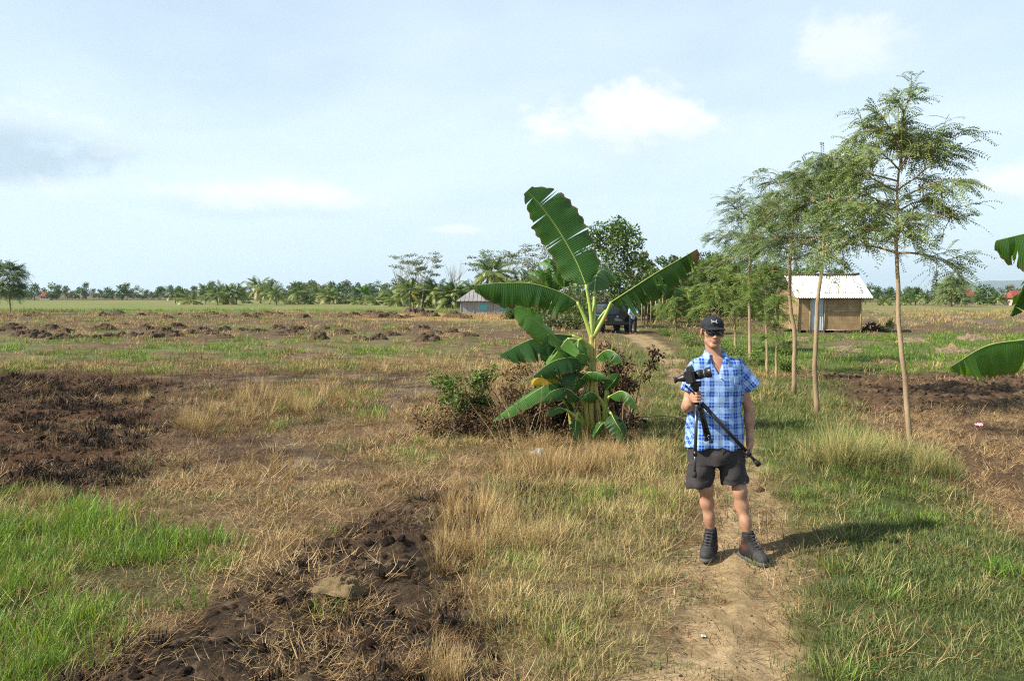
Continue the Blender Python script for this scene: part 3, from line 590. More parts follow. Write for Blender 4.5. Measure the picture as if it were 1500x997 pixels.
def main_banana():
    BY = 10.35; b0 = gp(863, 640)
    root = empty('banana_plant', Vector(b0), 'tall banana plant with broad torn leaves standing beside the dirt path', 'banana plant')
    def c(x, y, dy=0.0): return at(640 + x / 2.375, 260 + y / 2.375, BY + dy)      # from an enlarged crop of the photograph
    J = c(540, 560); B = np.array([b0[0], BY, b0[2] - .05])
    mb = MB(); Q = catmull([B, c(535, 790), c(538, 680), c(540, 600), c(538, 545)], 18)
    mb.tube(Q, [.075, .074, .072, .07, .068, .066, .063, .060, .058, .056, .054, .052, .050, .048, .046, .044, .042, .040, .036], 14); mb.obj('pseudostem', STEM, root, True)
    for x0, x1, sw in ((512, 535, .6), (552, 541, .5), (530, 548, .4)):                    # old sheaths peeling off the stem
        sh = MB(); P = catmull([c(x0 + 14, 890, -.04), c(x0 + 6, 780, -.085), c(x1, 640, -.06), c(x1, 560, -.02)], 8); sh.tube(P, [.045, .042, .038, .034, .03, .026, .02, .016, .01], 8); sh.obj('leaf_sheath', STEM, root, True)
    L = lambda *a, **k: banana_leaf('leaf', *a, **k)
    up = (0, -.35, 1)
    # 1 the tall upright blade, 2 the left arching one, 3 the torn right one, and so on round the plant
    L([c(518, 372), c(485, 292, .02), c(430, 195, .02), c(372, 112, -.02), c(314, 46, -.06)], (-.30, -1, .28), .33, BL_DARK, root, (.05, .10), (.25, .3), 5, 1, [J, c(535, 470)], wl=.85, wr=1.15, tipw=.8)
    L([c(488, 432), c(430, 398, -.05), c(330, 368, -.12), c(220, 366, -.18), c(130, 374, -.2)], (-.05, -.30, 1), .36, BL_GREEN, root, (1.15, 1.3), (.35, .4), 8, 2, [J, c(515, 490)], tipw=.9)
    L([c(606, 432), c(680, 384, .0), c(770, 326, 0), c(850, 280, -.03), c(905, 248, -.05)], (-.15, -.35, 1), .36, BL_TORN, root, (1.2, 1.3), (.4, .5), 17, 3, [J, c(580, 490)], tipw=.9, gap=.24)
    L([c(655, 405, .35), c(740, 378, .5), c(810, 376, .6), c(862, 396, .65)], (.1, -.4, 1), .22, BL_DARK, root, (.95, .95), (.5, .5), 5, 4, [J, c(575, 480, .15)])
    L([c(548, 392, .12), c(556, 340, .3), c(580, 322, .55), c(625, 352, .85)], (-.2, -1, .55), .23, BL_GREEN, root, (.35, .35), (.4, .4), 3, 5, [J, c(546, 470, .05)])
    L([c(478, 612, -.12), c(420, 560, -.25), c(340, 495, -.38), c(272, 452, -.45)], (.35, -.75, .75), .23, BL_LIGHT, root, (.2, .25), (.2, .3), 1, 6, [c(535, 650), c(510, 640, -.06)], tipw=1.3)
    L([c(470, 548, -.1), c(400, 545, -.25), c(310, 568, -.36), c(218, 616, -.42)], (0, -.45, 1), .36, BL_DARK, root, (.75, 1.0), (.55, .65), 6, 7, [c(545, 640), c(525, 580, -.05)])
    L([c(455, 560, -.18), c(430, 590, -.3), c(405, 625, -.36), c(380, 655, -.38)], (-.2, -1, .35), .25, BL_LIGHT, root, (.2, .3), (.4, .4), 2, 8, [c(545, 660), c(500, 575, -.1)])
    L([c(492, 566, -.15), c(490, 600, -.22), c(488, 635, -.24), c(486, 668, -.22)], (.1, -1, .1), .165, BL_LIGHT, root, (.1, .1), (.3, .3), 2, 9, [c(540, 640), c(510, 570, -.08)], tipw=1.4)
    L([c(530, 690, -.1), c(480, 672, -.2), c(430, 668, -.3), c(400, 680, -.34)], (0, -.7, .8), .30, BL_DARK, root, (.5, .7), (.6, .6), 4, 10, [c(545, 740), c(540, 710, -.04)])
    L([c(455, 742, -.2), c(405, 712, -.34), c(310, 764, -.46), c(194, 846, -.55)], (-.30, -.75, .75), .19, BL_GREEN, root, (.25, .4), (.35, .4), 4, 11, [c(522, 860), c(480, 800, -.1)], wl=.85)
    L([c(425, 712, -.28), c(395, 690, -.33), c(350, 698, -.38), c(330, 722, -.4)], (-.1, -.8, .6), .13, BL_YELLOW, root, (.4, .4), (.4, .4), 2, 12)
    L([c(448, 806, -.3), c(425, 800, -.36), c(400, 812, -.4), c(378, 830, -.42)], (0, -.8, .6), .075, BL_GREEN, root, (.2, .3), (.4, .4), 0, 13, [c(515, 870), c(480, 830, -.2)])
    L([c(500, 700, -.22), c(530, 676, -.28), c(570, 680, -.32), c(600, 700, -.34)], (.1, -.7, .8), .15, BL_GREEN, root, (.4, .5), (.7, .8), 2, 14)
    L([c(560, 760, -.15), c(540, 745, -.25), c(520, 752, -.3), c(498, 772, -.32)], (0, -.7, .8), .16, BL_GREEN, root, (.5, .5), (.7, .7), 2, 15, [c(585, 850), c(580, 790, -.1)])
    L([c(588, 740, -.15), c(606, 720, -.2), c(622, 700, -.22), c(634, 682, -.22)], (.5, -.9, .3), .10, BL_DARK, root, (.3, .3), (.3, .3), 0, 16, [c(578, 880), c(584, 800, -.1)])
    L([c(597, 690, -.05), c(603, 640, -.05), c(609, 600, -.05), c(615, 558, -.05)], (.3, -1, 0), .030, BL_LIGHT, root, (1.0, 1.0), (.6, .6), 0, 17, [c(580, 880), c(590, 790, -.05)], r0=.012)
    L([c(608, 822, -.25), c(622, 850, -.32), c(640, 880, -.34), c(654, 918, -.34)], (.3, -1, .2), .15, BL_DARK, root, (.2, .3), (.4, .4), 3, 18, [c(578, 870), c(594, 815, -.12)])
    L([c(484, 842, -.25), c(482, 862, -.3), c(484, 890, -.32), c(490, 920, -.32)], (-.2, -1, .2), .11, BL_GREEN, root, (.3, .3), (.4, .4), 1, 19, [c(522, 880), c(492, 820, -.14)], tipw=1.2)
    L([c(585, 850, -.25), c(570, 862, -.3), c(555, 885, -.32), c(545, 905, -.32)], (0, -1, .2), .08, BL_GREEN, root, (.3, .3), (.4, .4), 1, 20)
    L([c(440, 765, -.1), c(455, 800, -.12), c(470, 830, -.12), c(478, 860, -.12)], (-.3, -1, .1), .07, BL_DARK, root, (.5, .5), (.5, .5), 1, 21)
    L([c(520, 640, -.12), c(470, 625, -.28), c(400, 640, -.42), c(335, 690, -.5)], (-.1, -.6, .9), .25, BL_DARK, root, (.6, .8), (.6, .6), 5, 22, [c(545, 720), c(538, 665, -.05)])
    L([c(555, 625, -.1), c(590, 600, -.2), c(625, 612, -.28), c(650, 655, -.3)], (.2, -.7, .8), .17, BL_GREEN, root, (.6, .7), (.6, .6), 4, 23, [c(545, 700), c(548, 645, -.05)])
    L([c(500, 770, -.2), c(455, 735, -.34), c(405, 740, -.44), c(360, 780, -.5)], (-.2, -.7, .8), .17, BL_DARK, root, (.4, .6), (.5, .6), 3, 24, [c(525, 870), c(515, 800, -.1)])
    L([c(600, 760, -.2), c(640, 742, -.3), c(675, 760, -.36), c(700, 805, -.38)], (.2, -.7, .8), .13, BL_GREEN, root, (.5, .6), (.5, .6), 3, 25, [c(580, 870), c(588, 790, -.1)])
    for i, (x, y, x2, y2) in enumerate(((505, 760, 470, 895), (560, 790, 575, 905), (530, 700, 505, 830))):
        L([c(x, y, -.1), c((x + x2) / 2 - 6, (y + y2) / 2 - 12, -.16), c(x2, y2, -.16)], (.1, -1, .1), .05, BL_BROWN, root, (.6, .6), (.8, .8), 4, 30 + i, r0=.010)
    mb = MB(); mb.tube(catmull([c(578, 900), c(584, 820, -.04), c(592, 720, -.05)], 8), [.045, .044, .042, .038, .034, .03, .025, .02, .014], 9); mb.obj('sucker_stem', STEM, root, True)
    mb = MB(); mb.tube(catmull([c(478, 905), c(466, 820, -.04), c(458, 745, -.12)], 8), [.05, .05, .048, .045, .04, .035, .03, .025, .02], 9); mb.obj('sucker_stem', BL_DARK and STEM, root, True)
    relparts(root)
main_banana()

def side_banana():
    Y = 6.9; b = np.array([5.75, 7.1, 0.0]); b[2] = gz(b[0], b[1])
    root = empty('banana_plant', Vector(b), 'banana plant whose drooping leaves reach over the ploughed field', 'banana plant')
    mb = MB(); top = b + np.array([.05, 0, 2.0]); mb.tube([b - [0, 0, .05], b + [.02, 0, 1], top], [.11, .10, .06], 14); mb.obj('pseudostem', STEM, root, True)
    c = lambda u, v, dy=0: at(u, v, Y + dy)
    banana_leaf('leaf', [c(1560, 490, .1), c(1500, 497, 0), (c(1445, 506, -.05)), c(1393, 536, -.1)], (0, -.4, 1), .40, BL_LIGHT, root, (1.2, 1.35), (.3, .4), 8, 51, [top - [0, 0, .7], c(1620, 470, .1)], tipw=.6)
    banana_leaf('leaf', [c(1640, 335, .1), c(1570, 330, .0), c(1510, 340, -.05), c(1459, 352, -.1)], (0, -.4, 1), .36, BL_LIGHT, root, (1.1, 1.25), (.4, .4), 10, 52, [top - [0, 0, .1], c(1680, 370, .1)], tipw=.9)
    banana_leaf('leaf', [top + [.1, .1, .3], top + [.2, .2, .9], top + [.35, .3, 1.5], top + [.6, .4, 1.9]], (-.3, -1, .3), .3, BL_GREEN, root, (.1, .1), (.3, .3), 4, 53, [top - [0, 0, .2]])
    banana_leaf('leaf', [top + [.4, .1, .3], top + [.9, .2, .5], top + [1.5, .2, .4], top + [2.0, .2, 0]], (0, -.3, 1), .28, BL_GREEN, root, (.7, .7), (.5, .5), 6, 54, [top - [0, 0, .2]])
    banana_leaf('leaf', [top + [.0, .5, .3], top + [.1, 1.0, .5], top + [.1, 1.6, .3], top + [.1, 2.0, -.2]], (0, .2, 1), .26, BL_DARK, root, (.6, .6), (.5, .5), 6, 55, [top - [0, 0, .2]])
    relparts(root)
side_banana()
# ------------------------------------------------------------------ trees and shrubs
BARK = pmat('pale bark', (.20, .145, .085), .9, .15, .3, 6, .012, 26, base2=(.36, .265, .165), stretch=(1, 1, .35))
BARK2 = pmat('grey bark', (.16, .135, .105), .9, .15, .3, 5, .012, 22, base2=(.30, .26, .21), stretch=(1, 1, .4))
TWIG = pmat('dry twig', (.17, .115, .07), .9, .1, .4, 9, base2=(.30, .22, .14))
PINN = leafmat('feathery leaf', [(.1, (.10, .155, .055)), (.5, (.165, .225, .080)), (.85, (.235, .29, .105)), (1, (.32, .34, .12))], .35, .55, .3)
PINN2 = leafmat('bright feathery leaf', [(.1, (.085, .145, .030)), (.5, (.135, .20, .042)), (.85, (.19, .255, .06)), (1, (.27, .29, .08))], .4, .55, .3)
POD = leafmat('seed pod', [(.1, (.20, .22, .05)), (.5, (.30, .28, .07)), (1, (.28, .19, .10))], .2, .6, .3)
BROAD = leafmat('broad leaf', [(.1, (.030, .070, .016)), (.5, (.055, .115, .024)), (.85, (.090, .165, .034)), (1, (.15, .20, .05))], .35, .45, .35)
BUSHM = leafmat('bush leaf', [(.1, (.040, .090, .018)), (.5, (.085, .150, .030)), (.85, (.14, .20, .045)), (1, (.22, .23, .08))], .35, .5, .3)
OLIVE = leafmat('olive leaf', [(.1, (.075, .095, .035)), (.5, (.12, .14, .05)), (1, (.20, .20, .09))], .3, .55, .3)
DEADLEAF = leafmat('withered leaf', [(.1, (.022, .012, .008)), (.5, (.055, .030, .017)), (.85, (.11, .065, .034)), (1, (.17, .12, .05))], .15, .7, .2)
DEADLEAF2 = leafmat('withered leaf mixed', [(.1, (.03, .016, .009)), (.45, (.075, .042, .022)), (.72, (.13, .085, .04)), (.9, (.12, .13, .04)), (1, (.16, .19, .05))], .2, .7, .2)
PALMM = leafmat('palm frond', [(.1, (.055, .100, .020)), (.45, (.105, .155, .032)), (.8, (.18, .215, .05)), (1, (.34, .27, .07))], .3, .4, .4)

def diamonds(base, dirv, nrm, L, W, lift=.0):
    """leaf blades as bent diamonds: base, two sides, tip"""
    d = dirv / (np.linalg.norm(dirv, axis=1, keepdims=True) + 1e-9); s = np.cross(d, nrm); s /= (np.linalg.norm(s, axis=1, keepdims=True) + 1e-9); n = np.cross(s, d)
    L = np.asarray(L)[:, None]; W = np.asarray(W)[:, None]
    mid = base + d * L * .45; V = np.stack([base, mid + s * W * .5 + n * W * lift, base + d * L, mid - s * W * .5 + n * W * lift], 1).reshape(-1, 3)
    k = np.arange(len(base)) * 4; return V, np.stack([k, k + 1, k + 2, k + 3], 1)
def pinnate(g, base, dirv, L, pairs=10, lw=.010, ll=.032, sag=.5):
    """compound leaves: leaflets in pairs along a drooping stalk"""
    n = len(base); d = dirv / (np.linalg.norm(dirv, axis=1, keepdims=True) + 1e-9); t = (np.arange(pairs) + .8) / pairs
    down = np.array([0, 0, -1.0]); P = base[:, None] + d[:, None] * (L[:, None] * t)[..., None] + down * (sag * L[:, None] * t ** 2)[..., None]
    tg = d[:, None] + down * (2 * sag * t)[None, :, None]; tg = tg / np.linalg.norm(tg, axis=2, keepdims=True)
    up = np.array([0, 0, 1.0]) + g.normal(0, .35, (n, 1, 3)); sd = np.cross(tg, np.broadcast_to(up, tg.shape)); sd /= np.linalg.norm(sd, axis=2, keepdims=True) + 1e-9; nn = np.cross(sd, tg)
    B = []; D = []; N = []; 
    for s in (-1, 1):
        B.append(P); D.append(sd * s * .9 + tg * .45 - nn * .25 + g.normal(0, .12, P.shape)); N.append(nn + g.normal(0, .2, P.shape))
    B = np.stack(B, 2).reshape(-1, 3); D = np.stack(D, 2).reshape(-1, 3); N = np.stack(N, 2).reshape(-1, 3)
    sz = np.repeat(g.uniform(.8, 1.2, n), pairs * 2); V, F = diamonds(B, D, N, ll * sz, lw * sz)
    return V, F, np.repeat(np.repeat(g.uniform(0, 1, n), pairs * 2), 4)
def foliage(name, parts, mat, parent):
    V = []; F = []; Rn = []; o = 0
    for v, f, r in parts: V.append(v); F.append(f + o); Rn.append(r); o += len(v)
    return link(name, mesh_np(name, np.concatenate(V), np.concatenate(F), mat, False, {'rnd': ('FLOAT', np.concatenate(Rn))}), parent)
def limb(g, p, d, L, n=6, sag=.12, wob=.12):
    P = [np.array(p, float)]; d = unit(np.array(d, float))
    for i in range(n): d = unit(d + g.normal(0, wob, 3) + np.array([0, 0, -sag * i / n])); P.append(P[-1] + d * L / n)
    return np.array(P)

def feather_tree(label, trunk_uv, Y, crown_v, half_w, nl, seed, rad=.055, mat=PINN, pods=14, lean=0.0, tw=6, lf=7, group='slender feathery trees along the path', leafscale=1.0, low=.0, name='feathery_tree', flatu=None):
    g = np.random.default_rng(seed); T = np.array([at(u, v, Y) for u, v in trunk_uv]); T[0, 2] = gz(T[0, 0], Y) - .05
    root = empty(name, Vector((T[0, 0], Y, T[0, 2] + .05)), label, 'tree', group)
    Q = catmull(T, 22); Q[2:-1] += g.normal(0, .008, Q[2:-1].shape); H = Q[-1, 2]
    mb = MB(); mb.tube(Q, [rad * (1 - .82 * (i / 22) ** 1.1) * (1 + .25 * (i == 0)) for i in range(23)], 9)
    z0 = at(trunk_uv[0][0], crown_v, Y)[2]; hw = half_w / FPX * Y; lim = []
    for k in range(nl):
        f = (k + g.uniform(.1, .9)) / nl; z = z0 + (H - z0) * f * .95; i = min(int(np.searchsorted(Q[:, 2], z)), 22); p = Q[i]
        a = k * 2.4 + g.uniform(-.5, .5); el = .30 + .5 * f + g.normal(0, .12); Lk = hw * (1.05 - .38 * f ** 1.5) * g.uniform(.7, 1.12)
        d = np.array([math.cos(a) * math.cos(el) + lean, math.sin(a) * math.cos(el), math.sin(el)])
        P = limb(g, p, d, Lk, 7, .22, .10); mb.tube(P, [max(.004, rad * .40 * (1 - .35 * f)) * (1 - .8 * j / 7) + .002 for j in range(8)], 5, False); lim.append(P)
    tws = []
    for P in lim + [Q[-4:]]:
        for _ in range(tw):
            f = g.uniform(.28, 1.0); j = min(int(f * (len(P) - 1)), len(P) - 2); p = P[j] + (P[j + 1] - P[j]) * (f * (len(P) - 1) - j)
            d = unit(P[j + 1] - P[j]) + g.normal(0, .65, 3) + np.array([0, 0, .15]); W = limb(g, p, d, hw * g.uniform(.22, .48), 4, .3, .12)
            mb.tube(W, [.006, .005, .004, .003, .002], 4, False); tws.append(W)
    mb.obj('trunk', BARK, root, True)
    B = []; D = []
    for W in tws:
        for _ in range(lf):
            f = g.uniform(.15, 1.0) * 4; j = min(int(f), 3); B.append(W[j] + (W[j + 1] - W[j]) * (f - j)); dd = unit(W[j + 1] - W[j]) + g.normal(0, .6, 3); dd[2] = dd[2] * .5 + .12; D.append(dd)
    B = np.array(B); D = np.array(D); L = g.uniform(.16, .30, len(B)) * leafscale
    foliage('crown', [pinnate(g, B, D, L, 11, .013 * leafscale, .036 * leafscale, .40)], mat, root)
    for cl in range(pods):                                                     # long hanging pods, a bunch to a twig
        W = tws[g.integers(0, len(tws))]; mb = MB()
        for _ in range(g.integers(2, 5)):
            p = W[g.integers(1, 4)] + g.normal(0, .03, 3); Lp = g.uniform(.25, .48); q = p + np.array([g.normal(0, .03), g.normal(0, .03), -Lp]); mb.tube([p, (p + q) / 2 + g.normal(0, .012, 3), q], [.003, .0045, .003], 4)
        mb.obj('seed_pods', POD, root)['kind'] = 'stuff'
    relparts(root); return root
FT = feather_tree
FT('slender tree with hanging pods rooted at the edge of the ploughed field', [(1335, 656), (1327, 575), (1319, 490), (1314, 410), (1313, 335), (1314, 285), (1319, 235), (1321, 192)], 9.95, 385, 92, 24, 71, .036, pods=24, tw=9, lf=8, lean=-.05, leafscale=1.12)
FT('slender feathery tree growing where the bank meets the ploughed soil', [(1198, 606), (1194, 520), (1199, 440), (1206, 365), (1210, 325), (1215, 285), (1219, 255)], 12.6, 380, 84, 22, 72, .042, pods=16, tw=9, lf=7, leafscale=1.15, lean=-.03)
FT('forked feathery tree on the bank beside the hut doorway', [(1163, 580), (1164, 500), (1158, 440), (1157, 380), (1161, 335), (1165, 300), (1167, 272)], 15.0, 385, 74, 20, 73, .046, pods=14, tw=9, lf=7, leafscale=1.2)
FT('straight feathery tree at the far end of the tree row', [(1099, 530), (1098, 470), (1097, 410), (1099, 375), (1101, 345), (1103, 318)], 22.0, 385, 66, 18, 74, .050, pods=10, tw=8, lf=8, leafscale=1.5)
FT('small bushy sapling with a crooked stem between the row trees', [(1124, 546), (1123, 490), (1121, 450), (1123, 400)], 19.2, 462, 36, 9, 75, .04, PINN2, 0, tw=7, lf=8, leafscale=1.2)
FT('thin sapling with sparse leaves all along its stem', [(1138, 553), (1137, 510), (1135, 470), (1137, 440)], 18.0, 515, 22, 8, 76, .035, PINN2, 0, tw=6, lf=7, leafscale=1.0)
FT('low spreading feathery tree behind the photographer', [(1077, 514), (1077, 480), (1074, 450), (1068, 418)], 26.5, 470, 48, 12, 77, .05, PINN2, 0, tw=8, lf=10, leafscale=1.7)
FT('bushy young tree leaning over the bend of the path', [(991, 487), (990, 470), (992, 452), (995, 432)], 38, 468, 28, 11, 78, .05, PINN2, 0, tw=8, lf=10, leafscale=2.2)
FT('feathery tree with a broad pale crown past the bend', [(1052, 476), (1053, 450), (1055, 420), (1058, 388)], 47, 440, 42, 12, 79, .07, PINN2, 0, tw=9, lf=11, leafscale=3.0)
FT('feathery tree crowded between the tree row and the hut', [(1120, 480), (1120, 455), (1118, 430), (1122, 398)], 44, 452, 36, 12, 80, .07, PINN, 0, tw=9, lf=11, leafscale=2.8)
FT('spindly tree alone at the left end of the far field', [(15, 457), (14, 440), (13, 420), (16, 392)], 84, 440, 20, 10, 81, .11, PINN, 0, tw=8, lf=10, leafscale=4.6, group=None)

def leaf_cloud(g, cent, rad, n, L, W, hollow=.35, down=.25):
    """leaves spread through an uneven ball of clumps"""
    d = g.normal(0, 1, (n, 3)); d /= np.linalg.norm(d, axis=1, keepdims=True); r = (hollow + (1 - hollow) * g.uniform(0, 1, n) ** .6)
    P = cent + d * r[:, None] * rad; dv = d * .6 + g.normal(0, .7, (n, 3)) + np.array([0, 0, -down]); nn = d * .5 + g.normal(0, .6, (n, 3)) + np.array([0, 0, .5])
    V, F = diamonds(P, dv, nn, L * g.uniform(.6, 1.3, n), W * g.uniform(.6, 1.3, n), .12); return V, F, np.repeat(g.uniform(0, 1, n), 4)
def clump_parts(g, clumps, per, L, W):
    return [(v, f, np.clip(r * .75 + g.uniform(-.12, .30), 0, 1)) for v, f, r in (leaf_cloud(g, np.array(c), np.array(rr), per, L, W) for c, rr in clumps)]
def broad_tree(name, label, base, h, hw, seed, mat=BROAD, nclump=42, per=230, L=.16, W=.09, trunk=.12, group=None, bark=BARK2, crown0=.28, top=.55):
    g = np.random.default_rng(seed); base = np.array(base, float); root = empty(name, Vector(base), label, 'tree', group); mb = MB()
    T = limb(g, base - [0, 0, .1], (g.normal(0, .05), 0, 1), h * .72, 7, 0, .05); mb.tube(T, [trunk * (1 - .75 * i / 7) for i in range(8)], 8); cl = []
    for k in range(nclump):
        f = (k + .5) / nclump; z = h * (crown0 + (1 - crown0) * f); wz = hw * math.sin(math.pi * min(1, (f * .86 + .12))) ** top
        a = k * 2.4 + g.uniform(-.6, .6); r = wz * math.sqrt(g.uniform(.1, 1)); c = base + [r * math.cos(a), r * math.sin(a), z + g.normal(0, h * .03)]
        cr = hw * g.uniform(.17, .34); cl.append((c, (cr * 1.15, cr * 1.15, cr * .75)))
        i = min(7, max(1, int(f * 6))); S = T[i]; mb.tube([S, (S + c) / 2 + g.normal(0, .05 * hw, 3) - [0, 0, .06 * h], c], [trunk * .28, trunk * .18, .01], 4, False)
    mb.obj('trunk', bark, root, True); foliage('crown', clump_parts(g, cl, per, L, W), mat, root); relparts(root); return root
def ground_at(u, Y): p = at(u, 500, Y); return np.array([p[0], Y, gz(p[0], Y)])
broad_tree('broadleaf_tree', 'dense dark green broadleaf tree rising behind the banana plant', ground_at(893, 46), 6.2, 2.3, 101, BUSHM, 40, 170, .21, .12, .12)
for u, Y, h, hw, sd, mt, lb in ((955, 54, 3.6, 1.6, 102, BUSHM, 'round bushy tree with light leaves behind the bamboo poles'), (1010, 56, 4.4, 1.9, 103, OLIVE, 'olive green tree crowded behind the bend of the path'),
                       (1085, 58, 4.2, 2.0, 104, BROAD, 'dark spreading tree behind the feathery tree row'), (1140, 60, 4.0, 2.0, 105, BUSHM, 'leafy green tree standing behind the hut roof'),
                       (980, 66, 5.0, 1.8, 106, BROAD, 'dark tree topping the thicket beyond the poles'), (940, 60, 4.8, 1.5, 112, OLIVE, 'thin crowned olive tree beside the vehicle'), (1040, 68, 5.2, 2.2, 107, BROAD, 'broad dark tree closing the thicket past the path'),
                       (1180, 74, 4.4, 2.0, 113, BUSHM, 'leafy tree half hidden by the hut'), (1225, 80, 4.2, 2.0, 114, BROAD, 'dark tree showing beneath the hut eaves')):
    broad_tree('thicket_tree', lb, ground_at(u, Y), h, hw, sd, mt, 24, 170, .24, .13, .09, 'thicket behind the vehicle', crown0=.12)

def shrub(name, label, base, h, hw, seed, mat, stems=14, per=120, L=.05, W=.034, group=None, twig=TWIG, clumps=26, low=.15, cr=.30):
    g = np.random.default_rng(seed); base = np.array(base, float); root = empty(name, Vector(base), label, 'shrub', group); mb = MB(); cl = []
    for k in range(stems):
        a = g.uniform(0, 6.28); el = g.uniform(.5, 1.4); d = np.array([math.cos(a) * math.cos(el), math.sin(a) * math.cos(el), math.sin(el)]); Lk = h * g.uniform(.6, 1.0)
        P = limb(g, base + [g.normal(0, hw * .25), g.normal(0, hw * .25), -.03], d * [hw / h * 1.4, hw / h * 1.4, 1], Lk, 6, .1, .16); mb.tube(P, [.010 * h * (1 - .12 * i) + .001 for i in range(7)], 4, False)
        for _ in range(max(1, clumps // stems)): j = g.integers(max(1, int(6 * low)), 7); cl.append((P[j] + g.normal(0, hw * .12, 3), (hw * cr * g.uniform(.6, 1.2),) * 3))
    for c, r in cl: c[2] = max(c[2], base[2] + .05)
    mb.obj('stems', twig, root, True)['kind'] = 'stuff'; foliage('leaves', clump_parts(g, cl, per, L, W), mat, root)['kind'] = 'stuff'; relparts(root); return root
shrub('withered_shrub', 'withered brown leaved shrub between the banana plant and the path', ground_at(898, 11.1), 1.4, .40, 201, DEADLEAF2, 34, 70, .050, .030, clumps=90, cr=.26)
shrub('withered_shrub', 'withered dark shrub left of the banana plant among straw stalks', ground_at(785, 11.0), 1.2, .80, 202, DEADLEAF2, 44, 60, .050, .030, clumps=120, cr=.17)
shrub('withered_shrub', 'low withered shrub sprawling at the foot of the green bush', ground_at(690, 10.8), .65, .85, 203, DEADLEAF2, 32, 50, .045, .028, clumps=90, cr=.18)
shrub('withered_shrub', 'sparse withered shrub directly behind the banana stem', ground_at(835, 11.6), 1.0, .6, 205, DEADLEAF, 18, 70, .055, .04, clumps=54, cr=.25)
shrub('green_shrub', 'upright glossy green bush standing at the edge of the dry field', ground_at(682, 11.2), 1.15, .34, 204, BUSHM, 12, 80, .075, .035, clumps=40, cr=.34)
for u, Y, h, hw, sd, lb in ((790, 55, 2.3, 1.6, 211, 'leafy green bush beside the grey house'), (835, 50, 2.6, 1.7, 212, 'tall leafy bush in front of the dense broadleaf tree'), (870, 47, 1.8, 1.3, 213, 'green bush next to the parked vehicle'), (815, 44, 1.1, 1.2, 214, 'low green bush at the field edge near the vehicle'), (760, 62, 1.6, 1.2, 215, 'small bush at the corner of the grey house')):
    shrub('roadside_bush', lb, ground_at(u, Y), h, hw, sd, BUSHM if sd % 2 else OLIVE, 14, 110, .17, .10, 'bushes near the grey house', clumps=34, cr=.36)
shrub('young_bush', 'light green seedling bush right of the wood pile', ground_at(1300, 39), .9, .35, 216, PINN2, 8, 40, .11, .05, clumps=16)
for i, (u, v, h) in enumerate(((1010, 507, .7), (1060, 520, .6), (1107, 535, .7), (1150, 545, .5), (975, 492, .6), (1150, 520, .5))):
    shrub('verge_bush', ('low weed bush where the path bends past the young tree', 'weed bush at the foot of the low spreading tree', 'tall weed bush beside the straight far tree of the row', 'weed bush between the thin sapling and the forked tree', 'leafy weed bush on the grass verge near the vehicle', 'weed bush in the green strip before the hut')[i], gp(u, v), h, h * .7, 230 + i, PINN2, 9, 60, .07, .035, 'weed bushes under the tree row', clumps=20)
# dry flowering stalks standing in front of the banana
def stalks(label, u, v, n, h, seed):
    g = np.random.default_rng(seed); b = gp(u, v); root = empty('dry_weed', Vector(b), label, 'weed'); mb = MB(); Bp = []; Dp = []
    for _ in range(n):
        P = limb(g, b + [g.normal(0, .10), g.normal(0, .08), -.02], (g.normal(-.15, .25), g.normal(0, .2), 1), h * g.uniform(.6, 1), 6, .15, .06); mb.tube(P, [.005 - .0006 * i for i in range(7)], 4, False)
        for _ in range(10): j = g.integers(4, 7); Bp.append(P[min(j, 6)] + g.normal(0, .01, 3)); Dp.append(unit(P[6] - P[4]) + g.normal(0, .35, 3))
    mb.obj('stalks', pmat('straw stalk', (.34, .25, .13), .8, .2, .3, 9), root)['kind'] = 'stuff'; Bp = np.array(Bp); Dp = np.array(Dp); v_, f_ = diamonds(Bp, Dp, g.normal(0, 1, Dp.shape), g.uniform(.06, .18, len(Bp)), np.full(len(Bp), .006))
    foliage('seed_heads', [(v_, f_, np.repeat(g.uniform(0, 1, len(Bp)), 4))], DRY, root)['kind'] = 'stuff'; relparts(root)
stalks('bleached weed stalks with feathery heads in front of the banana leaves', 785, 668, 9, .95, 301)
stalks('thin dry stalks leaning left at the edge of the withered shrub', 740, 668, 6, 1.25, 302)
stalks('bent pale stalks beside the path below the banana plant', 960, 690, 7, .55, 303)
# ------------------------------------------------------------------ far trees
def palm_mesh(seed, h, fl, nf=22):
    g = np.random.default_rng(seed); mb = MB(); T = limb(g, (0, 0, -.1), (g.normal(0, .06), g.normal(0, .06), 1), h + .1, 6, 0, .04); mb.tube(T, [.17, .13, .12, .11, .11, .11, .12], 8)
    top = T[-1]; parts = []; B = []; D = []; N = []; Ls = []; rn = []
    for k in range(nf):
        a = k * 2.4 + g.uniform(-.3, .3); e0 = 1.45 - 1.75 * (k / nf) ** .8 + g.normal(0, .1); L = fl * g.uniform(.8, 1.1); p = top.copy(); m = 16; col = np.clip(.15 + .8 * (k / nf) + g.normal(0, .15), 0, 1)
        for i in range(m):
            t = i / m; e = e0 - 1.25 * t ** 1.4; d = np.array([math.cos(a) * math.cos(e), math.sin(a) * math.cos(e), math.sin(e)]); p = p + d * L / m
            if t < .12: continue
            s = unit(np.cross(d, [0, 0, 1.0]) + 1e-6); n = np.cross(s, d)
            for sg in (-1, 1): B.append(p); D.append(s * sg * .8 + d * .55 - n * .35 + np.array([0, 0, -.25])); N.append(n); Ls.append(fl * .34 * math.sin(math.pi * min(.97, t * .85 + .14)) * g.uniform(.8, 1.1)); rn.append(col)
    V, F = diamonds(np.array(B), np.array(D), np.array(N), np.array(Ls), np.full(len(B), fl * .055), .1)
    return mb.mesh('palm_trunk', BARK2, True), mesh_np('palm_fronds', V, F, PALMM, False, {'rnd': ('FLOAT', np.repeat(np.array(rn), 4))})
